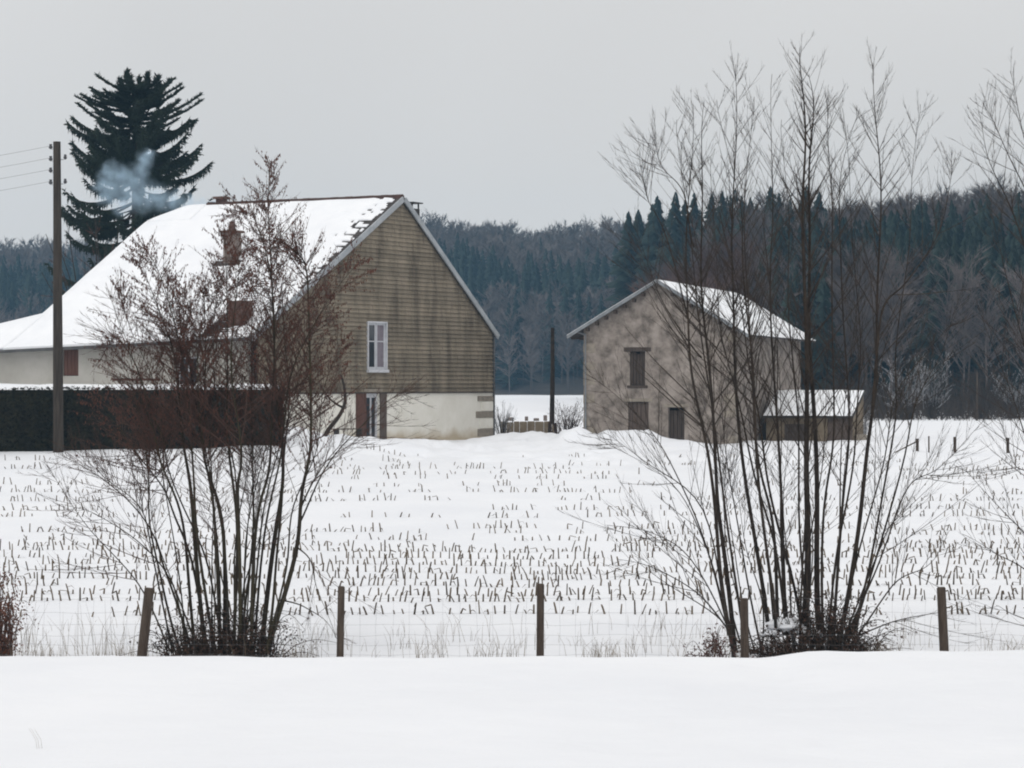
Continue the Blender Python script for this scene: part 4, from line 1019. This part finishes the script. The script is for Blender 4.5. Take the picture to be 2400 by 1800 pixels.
# ------------------------------------------------------------------ maize stubble in rows
def yrow(py, x=0.0):
    lo = 45.
    for Y in np.arange(45, 122, .05):
        if 900+(CAMZ-gz(x, Y))/Y*F <= py: return Y
    return 118.
stalks = []; rs_ = random.Random(77)
ROWS = [(1440, .8), (1410, .95), (1398, .95), (1376, .95), (1360, .95), (1344, .95), (1326, .95), (1310, .95), (1294, .95), (1282, .7), (1268, .5), (1250, .6), (1236, .6), (1214, .35), (1195, .5), (1171, .45), (1154, .5), (1138, .2), (1122, .35), (1109, .3), (1098, .5), (1089, .3), (1081, .4), (1072, .3)]
for py, dens in ROWS:
    Y0 = yrow(py); x = -.215*Y0; tilt = .02*math.sin(py)
    while x < .215*Y0:
        Y = Y0+tilt*x+.35*float(vnoise(x*.12, py*.7))+rs_.gauss(0, .07)
        px = 1200+x/Y*F
        cov = float(vnoise(x*.16+py, py*.31))+.35*float(vnoise(x*.9, py))
        keep = (cov > -.10 if py < 1285 else cov > -.45) and rs_.random() < dens+(.12 if py > 1285 else .35)
        if 1150 > px > 950 and py < 1280: keep = keep and rs_.random() < .7
        if keep and Y < 107+4*math.sin(x) and not (px < 700 and Y > 97):
            fade = 1.0 if py > 1285 else .85
            stalks.append((x, Y, gz(x, Y), min(.30, .08+abs(rs_.gauss(.11, .075)))*fade))
        x += rs_.choice((.10, .14, .18, .22))*(1 if py > 1285 else 1.15)
        if rs_.random() < .03: x += rs_.uniform(.3, 1.2)
def stalk_mb(r):                                     # a cut stalk: uneven, slanting or snapped over, sometimes with a rag of leaf
    mb = MB(); lx, ly = r.gauss(0, .13), r.gauss(0, .11); w_ = r.uniform(.7, 1.15); k = r.random()
    top = (lx, ly, 1) if k < .9 else (lx+r.choice((-1, 1))*.4, ly+r.uniform(-.3, .3), .62)
    mb.tube([(0, 0, -.25), (0, 0, 0), (lx*.5, ly*.5, .55), (lx*.75, ly*.75, .78), top], [.062*w_, .064*w_, .052*w_, .055*w_, .042*w_], 5)
    for _ in range(r.choice((0, 0, 0, 0, 1))):
        a = r.uniform(0, 6.28); d = Vector((math.cos(a), math.sin(a), 0)); p = Vector((lx*.5, ly*.5, r.uniform(.3, .7))); sd = Vector((-d.y, d.x, 0))*.07
        mb.quad(p-sd, p+sd, p+d*.3+sd*.8+Vector((0, 0, .12)), p+d*.3-sd*.8+Vector((0, 0, .12))); mb.quad(p+d*.3-sd*.8+Vector((0, 0, .12)), p+d*.3+sd*.8+Vector((0, 0, .12)), p+d*.62-Vector((0, 0, .3)))
    return mb
smb = [stalk_mb(random.Random(i)) for i in range(20)]; sme = []
for s in smb:
    me = bpy.data.meshes.new('maize_stub'); me.from_pydata(s.v, [], s.f); me.materials.append(M['stalk']); sme.append(me)
stalks.sort(key=lambda s: -s[3]/s[1])
for i, (x, y, z, h) in enumerate(stalks[:300]):
    o = bpy.data.objects.new('maize_stub', sme[i % 20]); o.location = (x, y, z-.01); o.scale = (.33, .33, h); o.rotation_euler = (0, 0, rs_.uniform(0, 6.28)); COL.objects.link(o)
    tag(o, 'short cut maize stalk standing in the snowy field behind the fence', 'stubble', 'maize stubble in the snowy field')
rest = MB()
for (x, y, z, h) in stalks[300:]:
    s = smb[rs_.randrange(20)]; n = len(rest.v); a = rs_.uniform(0, 6.28); c, q = math.cos(a)*.33, math.sin(a)*.33
    rest.v += [(x+vx*c-vy*q, y+vx*q+vy*c, z-.01+vz*h) for vx, vy, vz in s.v]; rest.f += [tuple(n+k for k in f) for f in s.f]
tag(rest.build('maize_stubble', M['stalk']), 'rows of smaller maize stubble across the snowy field', 'stubble', kind='stuff')

# ------------------------------------------------------------------ small things round the buildings
def shrub(name, label, px, Y, h, w_, m, seed, n=40, nsub=6, cat='shrub', lean=.5, group=None, thick=.010, leaf=None, fat=2.0):
    r = random.Random(seed); x = at(px, 0, Y).x; z = gz(x, Y)-.1
    if Y > 240: z = 2.2
    e_ = empty(name, (x, Y, z)); tag(e_, label, cat, group); st = MB(); tw = MB(); lv = MB()
    for i in range(n):
        a = r.uniform(0, 6.283); rr_ = r.uniform(0, .3)*w_; d = Vector((math.cos(a), math.sin(a), 0)); hh = h*r.uniform(.55, 1.05)
        P = smooth_pts([d*rr_*.4, d*(rr_+w_*.25*lean)+Vector((0, 0, hh*.5)), d*(rr_+w_*lean*r.uniform(.5, 1))+Vector((0, 0, hh))], 3); rd = [thick*(1.3-k/(len(P)-1)) for k in range(len(P))]
        st.tube(P, rd, 4, False); side_shoots(r, P, rd, tw, 5, .25, h*.45, nsub, (20, 60), (lv, leaf) if leaf else None, 1.0, fat)
    st.build('stems', M[m[0]], e_)['kind'] = 'stuff'; tw.build('twigs', M[m[1]], e_)['kind'] = 'stuff'
    if lv.f: lv.build('leaves', M['russet'], e_)['kind'] = 'stuff'
    return e_
shrub('snowy_shrub', 'small frosted shrub beside the far corner of the farmhouse', 1178, 133, 2.0, 1.2, ('twig_grey', 'frost'), 61)
shrub('bare_shrub', 'tangled brown shrub at the left foot of the barn', 1330, 127, 2.1, 1.6, ('twig_red', 'twig_red'), 62, 55, 7)
shrub('bare_shrub', 'low brown shrub beside the twin leg pole', 1302, 129, 1.0, 1.0, ('twig_red', 'twig_red'), 63, 25)
shrub('russet_tree', 'russet leaved tree showing over the left end of the farmhouse roof', 255, 140, 11.2, 4.0, ('bark', 'twig_red'), 64, 26, 9, 'tree', .8, None, .05, .9, 3.0)
shrub('snowy_shrub', 'frosted shrub beside the right wall of the low shed', 2022, 127, 2.2, 1.0, ('twig_grey', 'frost'), 65, 30)
for i, (px, Y, h, w_, c, lab) in enumerate(((2120, 192, 5.0, 3.6, 'frost', 'widest frosted thicket behind the snowy field'), (2060, 205, 3.2, 3.0, 'twig_grey', 'low grey thicket just right of the shed at the field edge'),
                                    (2185, 198, 5.2, 2.6, 'frost', 'upright frosted thicket beside the lone thin post at the field edge'), (2300, 196, 4.6, 4.0, 'twig_grey', 'grey thicket right of the lone thin post at the field edge'),
                                    (2375, 200, 4.4, 3.2, 'frost', 'frosted thicket at the right edge beyond the field'), (2240, 212, 4.2, 3.6, 'twig_grey', 'grey thicket standing behind the lone thin post'), (1990, 210, 4.4, 3.4, 'twig_grey', 'grey thicket rising behind the shed roof'))):
    shrub('thicket', lab, px, Y, h, w_, ('twig_grey', c), 70+i, 46, 8, 'thicket', .45, None, .03, None, 4.5)
tk = MB(); rk = random.Random(14)                  # low dark scrub along the foot of the wood, too tangled to count
for _ in range(2600):
    px = rk.uniform(1960, 2600); Y = rk.uniform(188, 232); x = at(px, 0, Y).x; z = gz(x, Y)-.1; h = rk.uniform(.6, 2.6)
    tk.spike((x, Y, z), (x+rk.gauss(0, .35)*h, Y+rk.gauss(0, .35)*h, z+h), rk.uniform(.015, .04), 3)
tag(tk.build('scrub', M['twig_grey']), 'low tangled scrub along the far edge of the snowy field', 'scrub', kind='stuff')
p = at(2290, 990, 190); o = MB().tube([(0, 0, -.3), (.02, 0, 3.6)], [.07, .06], 6).build('thin_post', M['post']); o.location = (p.x, p.y, gz(p.x, p.y)); tag(o, 'lone thin dark post against the wood beyond the field', 'post')
ff = empty('field_fence', (at(2190, 0, 110).x, 110, gz(at(2190, 0, 110).x, 110))); tag(ff, 'short weathered post and rail fence in the snow right of the shed', 'fence'); ox, oz = ff.location.x, ff.location.z
for (px, yt, yb) in ((2150, 1028, 1066), (2177, 1022, 1062), (2238, 1024, 1067), (2362, 1026, 1058), (2420, 1026, 1060)):
    b = at(px, yb+10, 110); t_ = at(px, yt, 110); MB().tube([(b.x-ox, 0, b.z-oz-.2), (t_.x-ox, 0, t_.z-oz)], [.07 if px != 2177 else .035]*2, 6).build('post', M['post'], ff)
for (x0, y0, x1, y1, r_) in ((2095, 1062, 2150, 1034, .03), (2095, 1068, 2245, 1064, .05), (2245, 1064, 2420, 1066, .03)):
    b = at(x0, y0, 110.1); t_ = at(x1, y1, 110.1); MB().tube([(b.x-ox, .1, b.z-oz), (t_.x-ox, .1, t_.z-oz)], [r_, r_], 5).build('rail', M['stalk'], ff)
# low bank of dry growth and stumps in the gap
gw = empty('garden_wall', (at(1240, 0, 137).x, 137, gz(at(1240, 0, 137).x, 137))); tag(gw, 'low brown wall with stubby posts in the gap between house and barn', 'wall')
zt = CAMZ-88/F*137-gw.location.z; x0 = at(1172, 0, 137).x-gw.location.x; x1 = at(1300, 0, 137).x-gw.location.x; w0 = MB(); xx = x0
while xx < x1:
    xl = min(x1, xx+random.uniform(.3, .55)); MB().box(xx, -.15+random.uniform(-.02, .02), -.4, xl-.012, .15, zt+random.uniform(-.04, .03)).build('stone', M['shedwall'], gw, bevel=.03); xx = xl
for (px, py, w_) in ((1196, 978, .18), (1234, 976, .09), (1257, 980, .15), (1278, 973, .10)):
    c = at(px, 0, 137).x-gw.location.x; MB().box(c-w_, -.1, zt+.035, c+w_, .1, CAMZ-(py-900)/F*137-gw.location.z).build('post', M['chimgrey'], gw, bevel=.02)
# bench by the gable, crooked tree, hedge-side frame
b = at(815, 1012, 111.5); be = empty('garden_bench', (b.x, b.y, gz(b.x, b.y)), .6); tag(be, 'small dark garden bench half buried in snow by the gable door', 'bench')
for k in range(3): MB().box(-.75, -.22+k*.15, .52, .75, -.09+k*.15, .56).build('seat_slat', M['wood'], be)
for s_ in (-.6, .55): MB().box(s_, -.2, -.2, s_+.06, .2, .517).build('leg', M['iron'], be)
ct = empty('crooked_tree', (at(752, 0, 108).x, 108, gz(at(752, 0, 108).x, 108))); tag(ct, 'small crooked tree leaning in front of the gable wall', 'tree'); o_ = ct.location
def cpts(l): return smooth_pts([at(x, y, 108)-o_ for x, y in l], 4)
P = cpts([(752, 1045), (768, 1010), (795, 975), (808, 945), (808, 915), (800, 880)]); MB().tube(P, [.11*(1-.6*i/(len(P)-1)) for i in range(len(P))], 7).build('trunk', M['bark'], ct, smooth=True)
P2 = cpts([(804, 955), (785, 945), (765, 925), (750, 900)]); MB().tube(P2, [.06*(1-.7*i/(len(P2)-1)) for i in range(len(P2))], 6).build('limb', M['bark'], ct, smooth=True)
tw = MB(); side_shoots(random.Random(5), P, [.05]*len(P), tw, 22, .5, 2.2, 7, (20, 55)); side_shoots(random.Random(6), P2, [.04]*len(P2), tw, 14, .4, 1.8, 7, (20, 55)); tag(tw.build('twigs', M['twig_red'], ct), kind='stuff')
tr = empty('wooden_trellis', (at(320, 0, 108).x, 108, gz(at(320, 0, 108).x, 108))); tag(tr, 'dark wooden trellis rail showing just above the hedge', 'trellis')
zt = CAMZ+13/F*108-tr.location.z
MB().box(-1.0, -.04, zt-.1, 1.0, .04, zt).build('rail', M['shutter'], tr)
for s_ in (-.7, 0, .7): MB().box(s_-.04, -.035, -.3, s_+.04, .035, zt-.103).build('post', M['wood'], tr)

# ------------------------------------------------------------------ chimney smoke
def smoke():
    path = [(519, 470, 128.6, .2), (500, 478, 128.7, .34), (475, 480, 128.9, .46), (445, 476, 129.1, .6), (410, 472, 129.5, .75), (375, 466, 129.8, .95), (335, 460, 130.2, 1.15), (295, 452, 130.6, 1.3), (262, 438, 130.8, 1.15), (258, 405, 131, .8), (285, 415, 131, .8), (318, 420, 131, .9), (330, 398, 131.2, .75), (338, 378, 131.4, .6), (350, 362, 131.6, .45), (290, 480, 130.8, .8), (250, 462, 131, .7), (240, 430, 131, .6)]
    P = [(at(x, y, Y), r) for x, y, Y, r in path]; lo = [min(p[k]-r for p, r in P) for k in range(3)]; hi = [max(p[k]+r for p, r in P) for k in range(3)]
    org = Vector([(a_+b_)/2 for a_, b_ in zip(lo, hi)]); mb = MB(); mb.box(*[a_-o_ for a_, o_ in zip(lo, org)], *[b_-o_ for b_, o_ in zip(hi, org)])
    m = bpy.data.materials.new('smoke'); m.use_nodes = True; t = m.node_tree; t.nodes.clear(); N = t.nodes.new; K = t.links.new
    out = N('ShaderNodeOutputMaterial'); v = N('ShaderNodeVolumePrincipled'); v.inputs['Color'].default_value = (.58, .78, .95, 1)
    co = N('ShaderNodeTexCoord'); wn = N('ShaderNodeTexNoise'); wn.inputs['Scale'].default_value = 1.7; wn.inputs['Detail'].default_value = 4
    sub = N('ShaderNodeVectorMath'); sub.operation = 'SUBTRACT'; sub.inputs[1].default_value = (.5, .5, .5); sc = N('ShaderNodeVectorMath'); sc.operation = 'SCALE'; sc.inputs['Scale'].default_value = 1.0
    ad = N('ShaderNodeVectorMath'); ad.operation = 'ADD'; K(co.outputs['Object'], wn.inputs['Vector']); K(wn.outputs['Color'], sub.inputs[0]); K(sub.outputs[0], sc.inputs[0]); K(sc.outputs[0], ad.inputs[0]); K(co.outputs['Object'], ad.inputs[1])
    acc = None
    for p, r in P:
        d = N('ShaderNodeVectorMath'); d.operation = 'DISTANCE'; d.inputs[1].default_value = p-org; K(ad.outputs[0], d.inputs[0])
        mp = N('ShaderNodeMapRange'); mp.interpolation_type = 'SMOOTHSTEP'; mp.inputs[1].default_value = 0; mp.inputs[2].default_value = r; mp.inputs[3].default_value = .85/r**.95; mp.inputs[4].default_value = 0; K(d.outputs['Value'], mp.inputs[0])
        if acc is None: acc = mp.outputs[0]
        else: a_ = N('ShaderNodeMath'); a_.operation = 'MAXIMUM'; K(acc, a_.inputs[0]); K(mp.outputs[0], a_.inputs[1]); acc = a_.outputs[0]
    n2 = N('ShaderNodeTexNoise'); n2.inputs['Scale'].default_value = 1.7; n2.inputs['Detail'].default_value = 4; K(co.outputs['Object'], n2.inputs['Vector'])
    r2 = N('ShaderNodeMapRange'); r2.inputs[1].default_value = .36; r2.inputs[2].default_value = .66; r2.inputs[3].default_value = .3; r2.inputs[4].default_value = 1.25; K(n2.outputs[0], r2.inputs[0])
    mu = N('ShaderNodeMath'); mu.operation = 'MULTIPLY'; K(acc, mu.inputs[0]); K(r2.outputs[0], mu.inputs[1]); K(mu.outputs[0], v.inputs['Density']); K(v.outputs[0], out.inputs['Volume'])
    o = mb.build('smoke', m); o.location = org; tag(o, 'bluish chimney smoke drifting left past the spruce', 'smoke', kind='stuff')
smoke()
# ------------------------------------------------------------------ haze
if HAZE:
    hz = MB().box(-520, -80, -1.5, 520, 1120, 86); m = bpy.data.materials.new('haze'); m.use_nodes = True; t = m.node_tree; t.nodes.clear()
    out = t.nodes.new('ShaderNodeOutputMaterial'); v = t.nodes.new('ShaderNodeVolumePrincipled'); v.inputs['Color'].default_value = (.38, .70, 1.0, 1); v.inputs['Density'].default_value = .00019
    t.links.new(v.outputs[0], out.inputs['Volume']); tag(hz.build('haze', m), kind='stuff')
